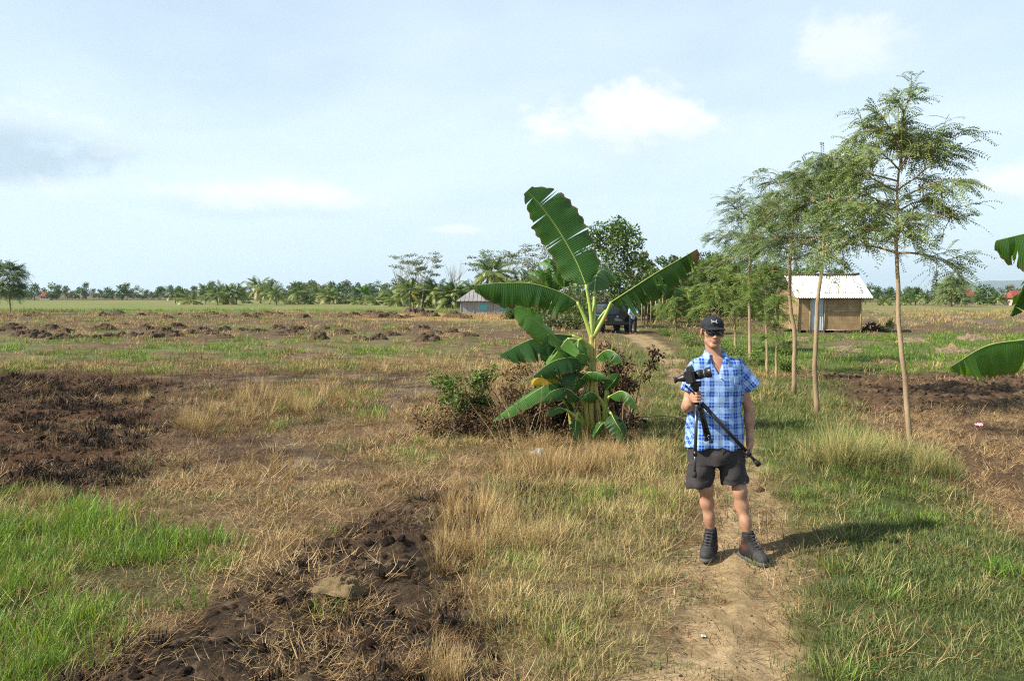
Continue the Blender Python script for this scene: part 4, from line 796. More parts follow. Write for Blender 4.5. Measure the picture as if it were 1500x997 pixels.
PALMS = [palm_mesh(401, .9, 3.0), palm_mesh(402, 1.5, 3.1, 20), palm_mesh(403, 2.6, 3.2, 24), palm_mesh(404, .5, 2.6, 18), palm_mesh(405, 4.6, 3.3, 24)]
def palm(k, x, y, s, label, group, rz):
    r = empty('coconut_palm', Vector((x, y, gz(x, y))), label, 'palm', group, rz); r.scale = (s, s, s)
    link('trunk', PALMS[k][0], r); link('fronds', PALMS[k][1], r)
g5 = np.random.default_rng(55)
ROWP = 'young coconut palms lined up along the far field'
for i, u in enumerate((257, 280, 301, 319, 331, 346, 361, 382, 395, 405, 429, 436, 453, 468, 482, 494, 506, 524, 538, 552, 566)):
    Y = 150 + g5.uniform(-12, 14); p = at(u, 440, Y); palm(int(g5.integers(0, 4)), p[0], Y, (0.75, 1.2, .9)[i % 3], ('small young coconut palm', 'big spreading coconut palm', 'middling young coconut palm')[i % 3] + ' in the row along the far green field', ROWP, g5.uniform(0, 6))
for i, u in enumerate((582, 592, 601, 622, 632, 640, 652, 662, 671, 684, 697, 618, 645, 660, 690)):
    Y = 112 + g5.uniform(-8, 22); p = at(u, 440, Y); kk = i % 3; palm(kk, p[0], Y, g5.uniform(.72, 1.0), ('almost stemless', 'short stemmed', 'taller stemmed')[kk] + ' bushy coconut palm in the dense grove beside the grey house', 'dense palm grove by the grey house', g5.uniform(0, 6))
for u, Y, k, s, lb in ((722, 96, 4, 1.0, 'tall coconut palm rising directly behind the grey house roof'), (762, 100, 2, 1.15, 'coconut palm with yellow fronds behind the arching banana leaf'), (783, 92, 2, 1.1, 'bushy coconut palm right of the grey house'), (803, 84, 1, 1.2, 'short coconut palm beside the leafy roadside bush'), (1022, 80, 4, .85, 'coconut palm rising out of the thicket past the path'), (1008, 72, 2, .9, 'lower coconut palm in the thicket past the path')):
    p = at(u, 440, Y); palm(k, p[0], Y, s, lb, None, g5.uniform(0, 6))

def albizia(label, u, Y, vtop, hw, seed, bare=False):
    g = np.random.default_rng(seed); b = ground_at(u, Y); H = at(u, vtop, Y)[2]; root = empty('umbrella_tree', Vector(b), label, 'tree'); mb = MB()
    T = limb(g, b - [0, 0, .1], (g.normal(0, .05), 0, 1), H * .66, 6, 0, .05); mb.tube(T, [.11 - .011 * i for i in range(7)], 7); cl = []
    for k in range(9):
        a = k * 2.4 + g.uniform(-.5, .5); i = int(g.integers(3, 7)); r = hw * g.uniform(.35, 1); tip = np.array([b[0] + r * math.cos(a), b[1] + r * math.sin(a), H * (.99 - .30 * (k / 9.0)) ])
        S = T[i]; P = [S, S + (tip - S) * .5 + [0, 0, -.05 * H], tip]; mb.tube(P, [.05, .035, .015], 5, False)
        for _ in range(4 if bare else 2):
            q = tip + g.normal(0, hw * .22, 3) * [1, 1, .35] + ([0, 0, .5] if bare else [0, 0, 0]); mb.tube([P[1], (P[1] + q) / 2 + g.normal(0, .1, 3), q], [.025, .018, .008], 4, False)
            if not bare: cl.append((q, (hw * .30, hw * .30, hw * .045)))
    mb.obj('trunk', pmat('pale trunk', (.33, .29, .24), .9, .1, .2, 4), root, True)
    if not bare: foliage('crown', clump_parts(g, cl, 70, .24, .11), OLIVE, root)
    relparts(root)
albizia('tall flat topped tree with pale twin trunk above the palm grove', 605, 110, 371, 2.9, 421); albizia('slim flat topped tree beside its taller twin in the palm grove', 617, 106, 382, 2.3, 422)
albizia('flat topped tree with layered branches behind the grey house', 745, 100, 366, 3.6, 423); albizia('sparse flat topped tree left of the palm over the grey house', 708, 104, 376, 2.6, 424); albizia('wide flat topped tree behind the upright banana leaf', 778, 98, 362, 3.0, 425)
albizia('bare leafless tree between the palm grove and the grey house', 664, 108, 388, 2.0, 426, True); albizia('bare thin tree left of the pale twin trunks', 592, 116, 384, 1.8, 427, True)

def far_tree_mesh(seed, mat, tall=1.0):
    g = np.random.default_rng(seed); cl = []; mb = MB(); mb.tube([(0, 0, -.2), (0, 0, 2.2), (.1, 0, 4.2 * tall)], [.18, .13, .05], 6)
    for k in range(15): z = g.uniform(1.2, 5.4) * tall; r = 1.9 * math.sin(math.pi * min(.95, z / 6.2 / tall + .1)); a = g.uniform(0, 6.3); cl.append(((r * .7 * math.cos(a), r * .7 * math.sin(a), z), (.95, .95, .65)))
    pr = clump_parts(g, cl, 42, .55, .34); V = np.concatenate([p[0] for p in pr]); F = []; o = 0
    for p in pr: F.append(p[1] + o); o += len(p[0])
    return mb.mesh('far_trunk', BARK2, True), mesh_np('far_crown', V, np.concatenate(F), mat, False, {'rnd': ('FLOAT', np.concatenate([p[2] for p in pr]))})
FAR = [far_tree_mesh(431, BROAD), far_tree_mesh(432, BUSHM), far_tree_mesh(433, OLIVE), far_tree_mesh(434, BROAD, 1.25), far_tree_mesh(435, OLIVE, 1.35)]
KINDS5 = ('dark rounded ', 'light green ', 'olive ', 'tall dark ', 'tall olive ')
def far_tree(x, y, s, k, label, group):
    label = KINDS5[k] + label
    r = empty('far_tree', Vector((x, y, -.05)), label, 'tree', group, g5.uniform(0, 6)); r.scale = (s * g5.uniform(.9, 1.25), s * g5.uniform(.9, 1.25), s)
    link('trunk', FAR[k][0], r); link('crown', FAR[k][1], r)
for i in range(92):                                                            # the tree line closing the plain on the left
    u = -60 + 660 * (i + g5.uniform(0, 1)) / 92; Y = g5.uniform(245, 330); p = at(u, 440, Y); far_tree(p[0], Y, g5.uniform(.55, .98) * (.95 if u < 380 else 1.15), int(g5.integers(0, 5)), 'tree in the distant tree line beyond the green field', 'distant tree line on the left')
for i in range(26):
    u = 560 + 330 * (i + g5.uniform(0, 1)) / 26; Y = g5.uniform(120, 165); p = at(u, 440, Y); far_tree(p[0], Y, g5.uniform(.45, .72), int(g5.integers(0, 4)), 'tree filling the grove behind the palms', 'trees behind the palm grove')
for i in range(74):
    u = 1120 + 620 * (i + g5.uniform(0, 1)) / 74; Y = g5.uniform(138, 205); p = at(u, 440, Y); far_tree(p[0], Y, g5.uniform(.36, .68), int(g5.integers(0, 5)), 'tree in the distant row beyond the weedy field behind the hut', 'distant tree row on the right')
for i in range(14):
    u = 1275 + 330 * (i + g5.uniform(0, 1)) / 14; Y = g5.uniform(132, 150); p = at(u, 440, Y); palm(int(g5.integers(0, 4)), p[0], Y, g5.uniform(.5, .8), 'little coconut palm in front of the distant tree row', 'palms before the distant tree row', g5.uniform(0, 6))
FT('pointed pale tree standing before the distant tree row and red roof', [(1394, 446), (1394, 438), (1393, 428), (1393, 411)], 122, 440, 15, 14, 440, .14, PINN, 0, tw=8, lf=9, leafscale=6.0, group=None)
def far_banana(label, u, Y, h, seed):
    g = np.random.default_rng(seed); b = ground_at(u, Y); root = empty('banana_plant', Vector(b), label, 'banana plant'); mb = MB(); top = b + [0, 0, h * .45]; mb.tube([b, top], [.13, .08], 8); mb.obj('pseudostem', STEM, root, True)
    for k in range(8):
        a = k * 2.4 + seed; e = .5 + .8 * ((k * .37) % 1); d = np.array([math.cos(a), math.sin(a), 0]); L = h * .62
        banana_leaf('leaf', [top + d * .15 + [0, 0, .2], top + d * L * .35 * math.cos(e) + [0, 0, L * .55 * math.sin(e) + .2], top + d * L * .75 * math.cos(e) + [0, 0, L * .8 * math.sin(e)], top + d * L * math.cos(e) * 1.1 + [0, 0, L * .75 * math.sin(e)]], unit(np.array([-d[0] * .5, -d[1] * .5 - .2, 1])), h * .11, BL_LIGHT if k % 2 else BL_GREEN, root, (.5, .5), (.6, .6), 8, seed + k, n=16)
    relparts(root)
far_banana('pale shredded banana plant left of the dense broadleaf tree', 826, 58, 5.2, 451); far_banana('shredded banana plant beside the roadside bushes', 808, 62, 4.6, 452); far_banana('small banana plant at the edge of the palm grove', 536, 140, 4.0, 453)

# ------------------------------------------------------------------ dug heaps, straw heaps, small things on the ground
HEAP = pmat('dug soil', (.050, .033, .022), .95, .1, .4, 2.2, .10, 7, base2=(.13, .088, .058))
STRAWH = pmat('matted straw', (.19, .135, .085), .95, .1, .3, 5, .08, 16, base2=(.36, .27, .18), stretch=(1, 1, 2))
def heap_mesh(seed, mat, flatn=.45, spike=.55):
    n, m = 40, 14; V = []; F = []
    for j in range(m + 1):
        for i in range(n):
            a = 2 * math.pi * i / n; r = j / m; V.append((r * math.cos(a), r * math.sin(a), 0))
    V = np.array(V); r = np.hypot(V[:, 0], V[:, 1]); nz = fbm(V[:, 0] * 3.2 + seed, V[:, 1] * 3.2 - seed, seed, 4); nh = fbm(V[:, 0] * 9 + seed, V[:, 1] * 9, seed + 5, 2)
    V[:, 2] = (np.clip(1 - r ** 1.7, 0, 1) * (.42 + spike * 1.9 * (nz - .3)) + .34 * (nh - .5) * (1 - r ** 3)) - .09 * r ** 4; V[:, :2] *= (.55 + .85 * nz)[:, None]
    for j in range(m):
        for i in range(n): F.append((j * n + i, j * n + (i + 1) % n, (j + 1) * n + (i + 1) % n, (j + 1) * n + i))
    return mesh_np('heap', V, np.array(F)[:, ::-1], mat, True)
HM = [heap_mesh(460 + i, HEAP) for i in range(6)]
HMs = [(40, 235), (75, 257), (160, 237), (210, 247), (325, 238), (378, 255), (460, 235), (515, 247), (600, 250), (760, 240), (870, 236), (905, 254), (1020, 236), (1000, 268), (1185, 268), (1270, 241), (1340, 272), (1370, 251), (1470, 258), (1325, 236), (185, 266), (255, 262), (302, 266), (705, 262), (660, 251), (940, 243), (1130, 270), (22, 240), (118, 262), (430, 262), (480, 262), (560, 232), (630, 240), (700, 240), (810, 244), (1075, 250), (1230, 255), (1420, 245), (345, 262), (540, 258)]
for i, (x, y) in enumerate(HMs):
    p = gp(x / 2.143, 370 + y / 2.143 + 2); o = link('soil_heap', HM[i % 6], None, Vector(p)); s = g5.uniform(.34, .66); o.scale = (s * g5.uniform(.9, 1.4), s, s * g5.uniform(.5, .8)); o.rotation_euler = (0, 0, g5.uniform(0, 6))
    tag(o, 'small heap of dark dug soil in the middle of the dry field', 'soil heap', 'soil heaps in the middle of the field')
for i in range(40):
    x = (770, 800, 840, 905, 945, 1085, 1110, 1195, 1215, 1245, 1320, 1345, 1425, 700, 30, 560, 620, 660, 480, 1290, 1160, 880)[i] if i < 22 else g5.uniform(0, 1480)
    p = gp(x / 2.143, g5.uniform(459, 466.5)); o = link('soil_heap', HM[(i * 5 + 2) % 6], None, Vector(p)); s = g5.uniform(.5, .85) * (1.15 if x > 1050 else .85); o.scale = (s * g5.uniform(.9, 1.5), s, s * g5.uniform(.5, .85)); o.rotation_euler = (0, 0, g5.uniform(0, 6))
    tag(o, 'dark soil heap in the far row along the green field', 'soil heap', 'soil heaps along the far green field')
SH = [heap_mesh(480 + i, STRAWH, spike=.4) for i in range(3)]
for i, (u, v, w, lb) in enumerate(((1243, 514, .75, 'low heap of pale straw in the grass before the hut'), (1395, 516, .85, 'bleached straw heap near the overhanging banana leaf'), (1335, 502, .7, 'flat brown straw heap beside the furrows'), (1425, 497, .9, 'grey straw heap at the far side of the green strip'), (1300, 530, .35, 'small straw heap on the green strip'), (1175, 500, .6, 'straw heap in front of the hut wall'), (1350, 534, .35, 'little tuft heap of straw near the ploughed edge'))):
    o = link('straw_heap', SH[i % 3], None, Vector(gp(u, v))); o.scale = (w, w * .7, w * .42); o.rotation_euler = (0, 0, i * 1.3); tag(o, lb, 'straw heap')
def mat_clump():
    p = gp(502, 866); o = link('straw_clod', heap_mesh(491, pmat('bleached straw', (.42, .29, .14), .95, .1, .3, 9, .12, 22, base2=(.66, .50, .28), stretch=(1, 3, 2)), spike=.9), None, Vector(p)); o.scale = (.19, .10, .10); o.rotation_euler = (0, .25, .5); tag(o, 'pale matted straw clod lying on the burnt ground', 'clod')
    p = gp(1115, 719); o = link('dung', heap_mesh(492, pmat('dark dung', (.03, .02, .013), .9, .1, .3, 9)), None, Vector(p)); o.scale = (.06, .05, .05); tag(o, 'dark dung pat on the dirt path behind the photographer', 'dung')
    PL = pmat('thin plastic', (.42, .44, .45), .35, .5, .1, 12)
    for u, v, s, lb in ((785, 676, .09, 'crumpled pale plastic bag caught in the straw'), (1030, 934, .014, 'small scrap of white paper on the dirt path'), (1433, 626, .05, 'scrap of pink paper on the ploughed straw')):
        gg = np.random.default_rng(int(u)); m = MB(); q = gp(u, v); n = 6; V = [(q[0] + (i / (n - 1) - .5) * s * 2 + gg.normal(0, s * .1), q[1] + (j / (n - 1) - .5) * s * 1.6, q[2] + .01 + abs(gg.normal(0, s * .45)) + (.05 if s > .08 else 0)) for j in range(n) for i in range(n)]
        m.add(V, [(j * n + i, j * n + i + 1, (j + 1) * n + i + 1, (j + 1) * n + i) for j in range(n - 1) for i in range(n - 1)]); o = m.obj('litter_scrap', PL if u != 1433 else pmat('pink paper', (.7, .35, .4), .7), None); tag(o, lb, 'litter')
mat_clump()

# ------------------------------------------------------------------ buildings
BAMBOO = bpy.data.materials.new('woven bamboo'); BAMBOO.use_nodes = True
def woven():
    t = NT(BAMBOO.node_tree); b = t.n['Principled BSDF']; P = t.add('ShaderNodeTexCoord').outputs['Object']; s = t.add('ShaderNodeSeparateXYZ'); t.put(s.inputs[0], P)
    ck = t.add('ShaderNodeTexChecker'); ck.inputs['Scale'].default_value = 14.0; t.put(ck.inputs['Vector'], P); n = t.noise(P, 2.5, 5, .6); n2 = t.noise(t.vmath('MULTIPLY', P, (25, 25, 6)), 1, 3)
    c = t.ramp(t.math('ADD', t.math('MULTIPLY', n, .6), t.math('MULTIPLY', n2, .4)), [(.3, (.20, .125, .058)), (.55, (.33, .225, .105)), (.75, (.42, .32, .18))])
    t.put(b.inputs['Base Color'], t.mix(t.math('MULTIPLY', ck.outputs['Fac'], .22), c, (.22, .13, .05))); b.inputs['Roughness'].default_value = .75
    bp = t.add('ShaderNodeBump'); bp.inputs['Distance'].default_value = .01; t.put(bp.inputs['Height'], ck.outputs['Fac']); t.l.new(bp.outputs[0], b.inputs['Normal'])
woven()
POLE = pmat('bamboo pole', (.26, .19, .10), .7, .3, .3, 5, base2=(.42, .32, .18)); ZINC = pmat('zinc sheet', (.70, .70, .69), .55, .35, .08, 1.2, base2=(.82, .82, .81)); ZGREY = pmat('old zinc sheet', (.33, .39, .42), .5, .4, .15, 2.0, base2=(.46, .52, .55)); WOODD = pmat('dark timber', (.10, .06, .035), .85, .2, .3, 6)
def corrugated(x0, x1, pitch, amp, f, n_per=6):
    """sheet from f(x, t) -> point, waves added along the normal in z; t runs down the sheet"""
    n = int((x1 - x0) / pitch * n_per); V = []
    for j in (0, 1):
        for i in range(n + 1): x = x0 + (x1 - x0) * i / n; V.append(f(x, j, amp * math.sin(2 * math.pi * (x - x0) / pitch)))
    k = len(V); V = np.array(V); F = [(i, i + 1, n + 2 + i, n + 1 + i) for i in range(n)]; return V, np.array(F)
def hut():
    b = gp(1215, 487); Y = b[1]; sc = Y / FPX; zg = b[2]; X = lambda u: at(u, 470, Y)[0]; root = empty('bamboo_hut', Vector((X(1215), Y + 1.2, zg)), 'small woven bamboo hut with white corrugated metal roof', 'hut')
    xl, xr = X(1168), X(1262); zt = at(1215, 428, Y)[2]; D = 2.6; z0 = zg + .12; W = lambda n, *a: MB().box(*a).obj(n, BAMBOO, root)
    xd0, xd1 = X(1186), X(1207); zsplit = z0 + (zt - z0) * .50
    W('wall_panel', ((xl + xd0) / 2, Y, (z0 + zt) / 2 - .12), (xd0 - xl - .02, .05, zt - z0 - .3))
    for a, c in ((z0, zsplit - .015), (zsplit + .015, z0 + (zt - z0) * .80), (z0 + (zt - z0) * .80 + .03, zt)): W('wall_panel', ((xd1 + xr) / 2, Y, (a + c) / 2), (xr - xd1 - .02, .05, c - a))
    W('wall_panel', (xl, Y + D / 2, (z0 + zt) / 2 + .1), (.05, D - .06, zt - z0 + .1)); W('wall_panel', (xr, Y + D / 2, (z0 + zt) / 2 + .1), (.05, D - .06, zt - z0 + .1)); W('wall_panel', ((xl + xr) / 2, Y + D, (z0 + zt) / 2), (xr - xl - .06, .05, zt - z0))
    for x in (xl + .01, xd0, xd1, xr - .06): MB().tube([(x, Y - .05, zg - .05), (x, Y - .05, zt + .05)], .035, 8).obj('post', POLE, root, True)
    for zz in (zsplit, z0 + .02, z0 + (zt - z0) * .8): MB().tube([(xd1 + .04, Y - .04, zz), (xr, Y - .04, zz)], .02, 6).obj('rail', POLE, root, True)
    for x in np.linspace(xl + .1, xr - .1, 6): MB().box((x, Y + .05, zg + .05), (.14, .2, .16)).obj('footing_block', WOODD, root)
    V, F = corrugated(xd0 + .05, xd1 - .05, .105, .012, lambda x, j, w: (x, Y - .01 + w, z0 if j else zt - .15)); link('door', mesh_np('door', V, F, ZGREY, True), root)
    ze, zr = at(1215, 436, Y - .35)[2], at(1215, 403.5, Y + D / 2)[2]; x0, x1 = X(1161), X(1273)
    V, F = corrugated(x0, x1, .115, .016, lambda x, j, w: (x, Y - .38 if j else Y + D / 2, (ze if j else zr) + w)); link('roof', mesh_np('roof', V, F[:, ::-1], ZINC, True), root)
    V, F = corrugated(x0, x1, .115, .016, lambda x, j, w: (x, Y + D + .38 if j else Y + D / 2 + .01, (ze if j else zr) + w)); link('roof', mesh_np('roof', V, F, ZINC, True), root)
    rd = np.random.default_rng(3); MB().tube([(x0 - .03 + (x1 - x0 + .06) * i / 9, Y + D / 2, zr + .05 + rd.normal(0, .012)) for i in range(10)], .06, 7).obj('ridge_pole', WOODD, root, True)
    for x in (x0 + .1, (x0 + x1) / 2, x1 - .1): MB().tube([(x, Y - .36, ze - .05), (x, Y + D / 2, zr - .06)], .03, 6).obj('rafter', WOODD, root, True)
    relparts(root)
    # pile of dark wood and husks against the wall
    q = gp(1279, 487); r = empty('wood_pile', Vector(q), 'heap of dark split firewood stacked against the bamboo hut', 'wood pile'); gg = np.random.default_rng(8); ma = pmat('weathered firewood', (.030, .018, .012), .9, .15, .4, 8, base2=(.095, .055, .035))
    for k in range(120):
        rr = math.sqrt(gg.uniform(0, 1)) * .62; a = gg.uniform(0, 6.28); z = gg.uniform(0, .62) * (1 - rr / .75); c = q + [rr * math.cos(a), rr * math.sin(a) * .7, z + .05]; d = unit(gg.normal(0, 1, 3) * [1, 1, .6]) * gg.uniform(.09, .2)
        MB().tube([c - d, c + gg.normal(0, .02, 3), c + d], [.022, .034, .018], 5).obj('stick', ma, r, True)
    relparts(r)
hut()
def grey_house():
    b = gp(712, 459.5); Y = b[1]; zg = b[2]; X = lambda u: at(u, 445, Y)[0]; root = empty('grey_house', Vector((X(713), Y + 1.8, zg)), 'low grey boarded house with hipped roof and turquoise shutters', 'house')
    GW = pmat('grey boards', (.25, .25, .26), .9, .15, .15, 3, base2=(.34, .34, .35), stretch=(1, 1, .2)); GR = pmat('grey roof sheet', (.17, .165, .165), .8, .2, .2, 2, base2=(.26, .25, .25)); TQ = pmat('turquoise paint', (.08, .42, .44), .6, .3, .1, 4)
    xl, xr = X(675), X(752); zt = at(712, 440, Y)[2]; D = 3.8; n = 16
    for i in range(n): a = xl + (xr - xl) * i / n; c = xl + (xr - xl) * (i + 1) / n; MB().box(((a + c) / 2, Y + (.012 if i % 2 else 0), (zg + zt) / 2), (c - a - .015, .06, zt - zg)).obj('wall_board', GW, root)
    for s, xx in ((0, xl), (1, xr)): MB().box((xx, Y + D / 2, (zg + zt) / 2), (.06, D - .1, zt - zg)).obj('wall', GW, root)
    MB().box(((xl + xr) / 2, Y + D, (zg + zt) / 2), (xr - xl, .06, zt - zg)).obj('wall', GW, root)
    for u in (709, 738): o = MB().box((X(u), Y - .05, zg + (zt - zg) * .52), (.75, .05, .62)).obj('window_shutter', TQ, root); MB().box((X(u), Y - .078, zg + (zt - zg) * .52), (.035, .02, .64)).obj('shutter_batten', GW, o)
    for u in (675, 694, 724, 752): MB().box((X(u), Y - .06, (zg + zt) / 2), (.10, .06, zt - zg)).obj('post', GW, root)
    e = .45; zr = at(712, 424.5, Y + D / 2)[2]; x0, x1, y0, y1 = xl - e, xr + e, Y - e, Y + D + e; ya = Y + D / 2; xa, xb = X(690), X(733); V = [(x0, y0, zt - .05), (x1, y0, zt - .05), (x1, y1, zt - .05), (x0, y1, zt - .05), (xa, ya, zr), (xb, ya, zr)]
    MB().add(V, [(0, 1, 5, 4), (1, 2, 5), (2, 3, 4, 5), (3, 0, 4), (3, 2, 1, 0)]).obj('roof', GR, root)
    gg = np.random.default_rng(4)
    for i in range(1, 15):                                                      # raised seams between the roof sheets
        f = i / 15; x = x0 + (x1 - x0) * f; xt = min(max(x, xa), xb); k = 1 - abs(x - xt) / ((xa - x0) if x < xa else (x1 - xb)) if not (xa <= x <= xb) else 1.0
        MB().tube([(x, y0 - .01, zt - .035), (x, y0 + (ya - y0) * k * .97, zt - .05 + (zr - zt + .05) * k * .97 + .02)], .03, 4).obj('roof_seam', GR, root)
    relparts(root)
grey_house()
def far_house(label, u, Y, w, h, seed):
    b = ground_at(u, Y); root = empty('far_house', Vector(b), label, 'house'); MB().box(b + [0, 0, h * .25], (w, w * .7, h * .5)).obj('wall', pmat('pale plaster', (.45, .36, .28), .9), root); V = [b + [sx * w * .6, sy * w * .45, h * .5] for sx, sy in ((-1, -1), (1, -1), (1, 1), (-1, 1))] + [b + [-w * .35, 0, h], b + [w * .35, 0, h]]
    MB().add(V, [(0, 1, 5, 4), (1, 2, 5), (2, 3, 4, 5), (3, 0, 4), (3, 2, 1, 0)]).obj('roof', pmat('red roof tiles', (.21, .062, .045), .85, .15, .25, 1.5), root)
    for k in (-.3, 0, .3): MB().box(b + [k * w, -w * .355, h * .25], (w * .12, .05, h * .2)).obj('window', WOODD, root)
    relparts(root)
far_house('red roofed house among the distant trees below the mountain ridge', 1410, 150, 3.4, 2.9, 1); far_house('pale house with red roof at the end of the distant tree row', 1489, 134, 3.6, 2.6, 2); far_house('low red roofed house in the distant tree line beyond the green field', 70, 262, 3.2, 2.6, 3)
def poles():
    gg = np.random.default_rng(5); G = 'bamboo poles past the vehicle'
    for i, u in enumerate((940, 944, 948, 953, 966, 971, 977, 983, 989, 961)):
        Y = 50 + gg.uniform(-1, 3); b = ground_at(u, Y); h = gg.uniform(1.5, 2.6); o = MB().tube([b - [0, 0, .1], b + [gg.normal(0, .05), 0, h * .5], b + [gg.normal(0, .1), 0, h]], [.04, .036, .03], 7).obj('bamboo_pole', POLE, None, True); tag(o, 'thin upright bamboo pole beyond the vehicle', 'pole', G)
    b = ground_at(962, 54); m = MB(); n = 12; V = [b + [(i / (n - 1) - .5) * 1.3, .06 * math.sin(i * 1.9), z * 1.5 + .05 + .05 * math.sin(i)] for z in (0, .5, 1) for i in range(n)]
    m.add(V, [(j * n + i, j * n + i + 1, (j + 1) * n + i + 1, (j + 1) * n + i) for j in range(2) for i in range(n - 1)]); o = m.obj('tarpaulin', pmat('grey tarpaulin', (.22, .23, .23), .7, .3, .2, 3)); md = o.modifiers.new('thick', 'SOLIDIFY'); md.thickness = .01; tag(o, 'grey tarpaulin hung between the bamboo poles', 'tarpaulin')
poles()

# ------------------------------------------------------------------ the parked vehicle
def vehicle():
    b = gp(906, 488); root = empty('parked_vehicle', Vector(b), 'dark green off road vehicle parked at the end of the path', 'car', rz=R(8)); P = pmat('dark green paint', (.004, .013, .014), .28, .5, .15, 3); BK = pmat('black rubber', (.015, .015, .016), .8, .3, .2, 9); GL = pmat('dark glass', (.03, .045, .055), .08, .6, .1, 2); CH = pmat('dull steel', (.35, .36, .37), .4, .5, .1, 5)
    def body(secs):                                                            # loft of rounded sections along y: (y, half width, z0, z1)
        m = MB(); V = []; n = 16
        for y, w, z0, z1 in secs:
            for k in range(n):
                a = 2 * math.pi * (k + .5) / n; cx, cz = math.cos(a), math.sin(a); q = .28; px = math.copysign(abs(cx) ** q, cx) * w; pz = (z0 + z1) / 2 + math.copysign(abs(cz) ** q, cz) * (z1 - z0) / 2; V.append((px, y, pz))
        F = [(i * n + k, i * n + (k + 1) % n, (i + 1) * n + (k + 1) % n, (i + 1) * n + k) for i in range(len(secs) - 1) for k in range(n)] + [tuple(range(n - 1, -1, -1)), tuple((len(secs) - 1) * n + k for k in range(n))]
        return m.add(V, F)
    body([(0, .74, .42, .92), (.06, .78, .40, .97), (1.8, .80, .38, .98), (3.3, .78, .40, .95), (3.6, .74, .45, .90)]).obj('body', P, root)
    body([(.05, .66, .90, 1.42), (.3, .68, .90, 1.50), (1.9, .68, .90, 1.50), (2.5, .66, .90, 1.0)]).obj('cabin', P, root)
    MB().box((0, .035, 1.17), (1.10, .04, .38)).obj('rear_window', GL, root)
    for s in (-1, 1):
        MB().box((s * .675, 1.1, 1.2), (.03, 1.5, .34)).obj('side_window', GL, root); t = MB().box((s * .66, -.025, .74), (.12, .05, .20)).obj('tail_light', pmat('red lens', (.35, .02, .02), .3), root); MB().box((s * .66, -.05, .66), (.10, .02, .05)).obj('indicator', pmat('amber lens', (.5, .2, .02), .3), t)
        for y in (.75, 2.85): w = MB().tube([(s * .60, y, .33), (s * .82, y, .33)], .33, 20).obj('wheel', BK, root); MB().tube([(s * .82, y, .33), (s * .835, y, .33)], .18, 14).obj('rim', CH, w)
    bp = MB().box((0, -.06, .50), (1.46, .10, .13)).obj('bumper', BK, root); bevel(bp, .02); MB().box((0, -.03, .70), (.42, .02, .15)).obj('number_plate', pmat('worn plate', (.10, .11, .12), .5), root)
    td = MB().box((0, -.012, .72), (1.16, .03, .40)).obj('tailgate', P, root); bevel(td, .01); MB().box((.0, -.05, .86), (.22, .03, .05)).obj('handle', CH, td)
    MB().tube([(.2, -.04, .98), (.2, -.09, .98)], .26, 20).obj('spare_tyre', BK, root)
    for y in (.4, 1.2, 2.0): MB().box((0, y, 1.53), (1.2, .05, .04)).obj('roof_bar', BK, root)
vehicle()
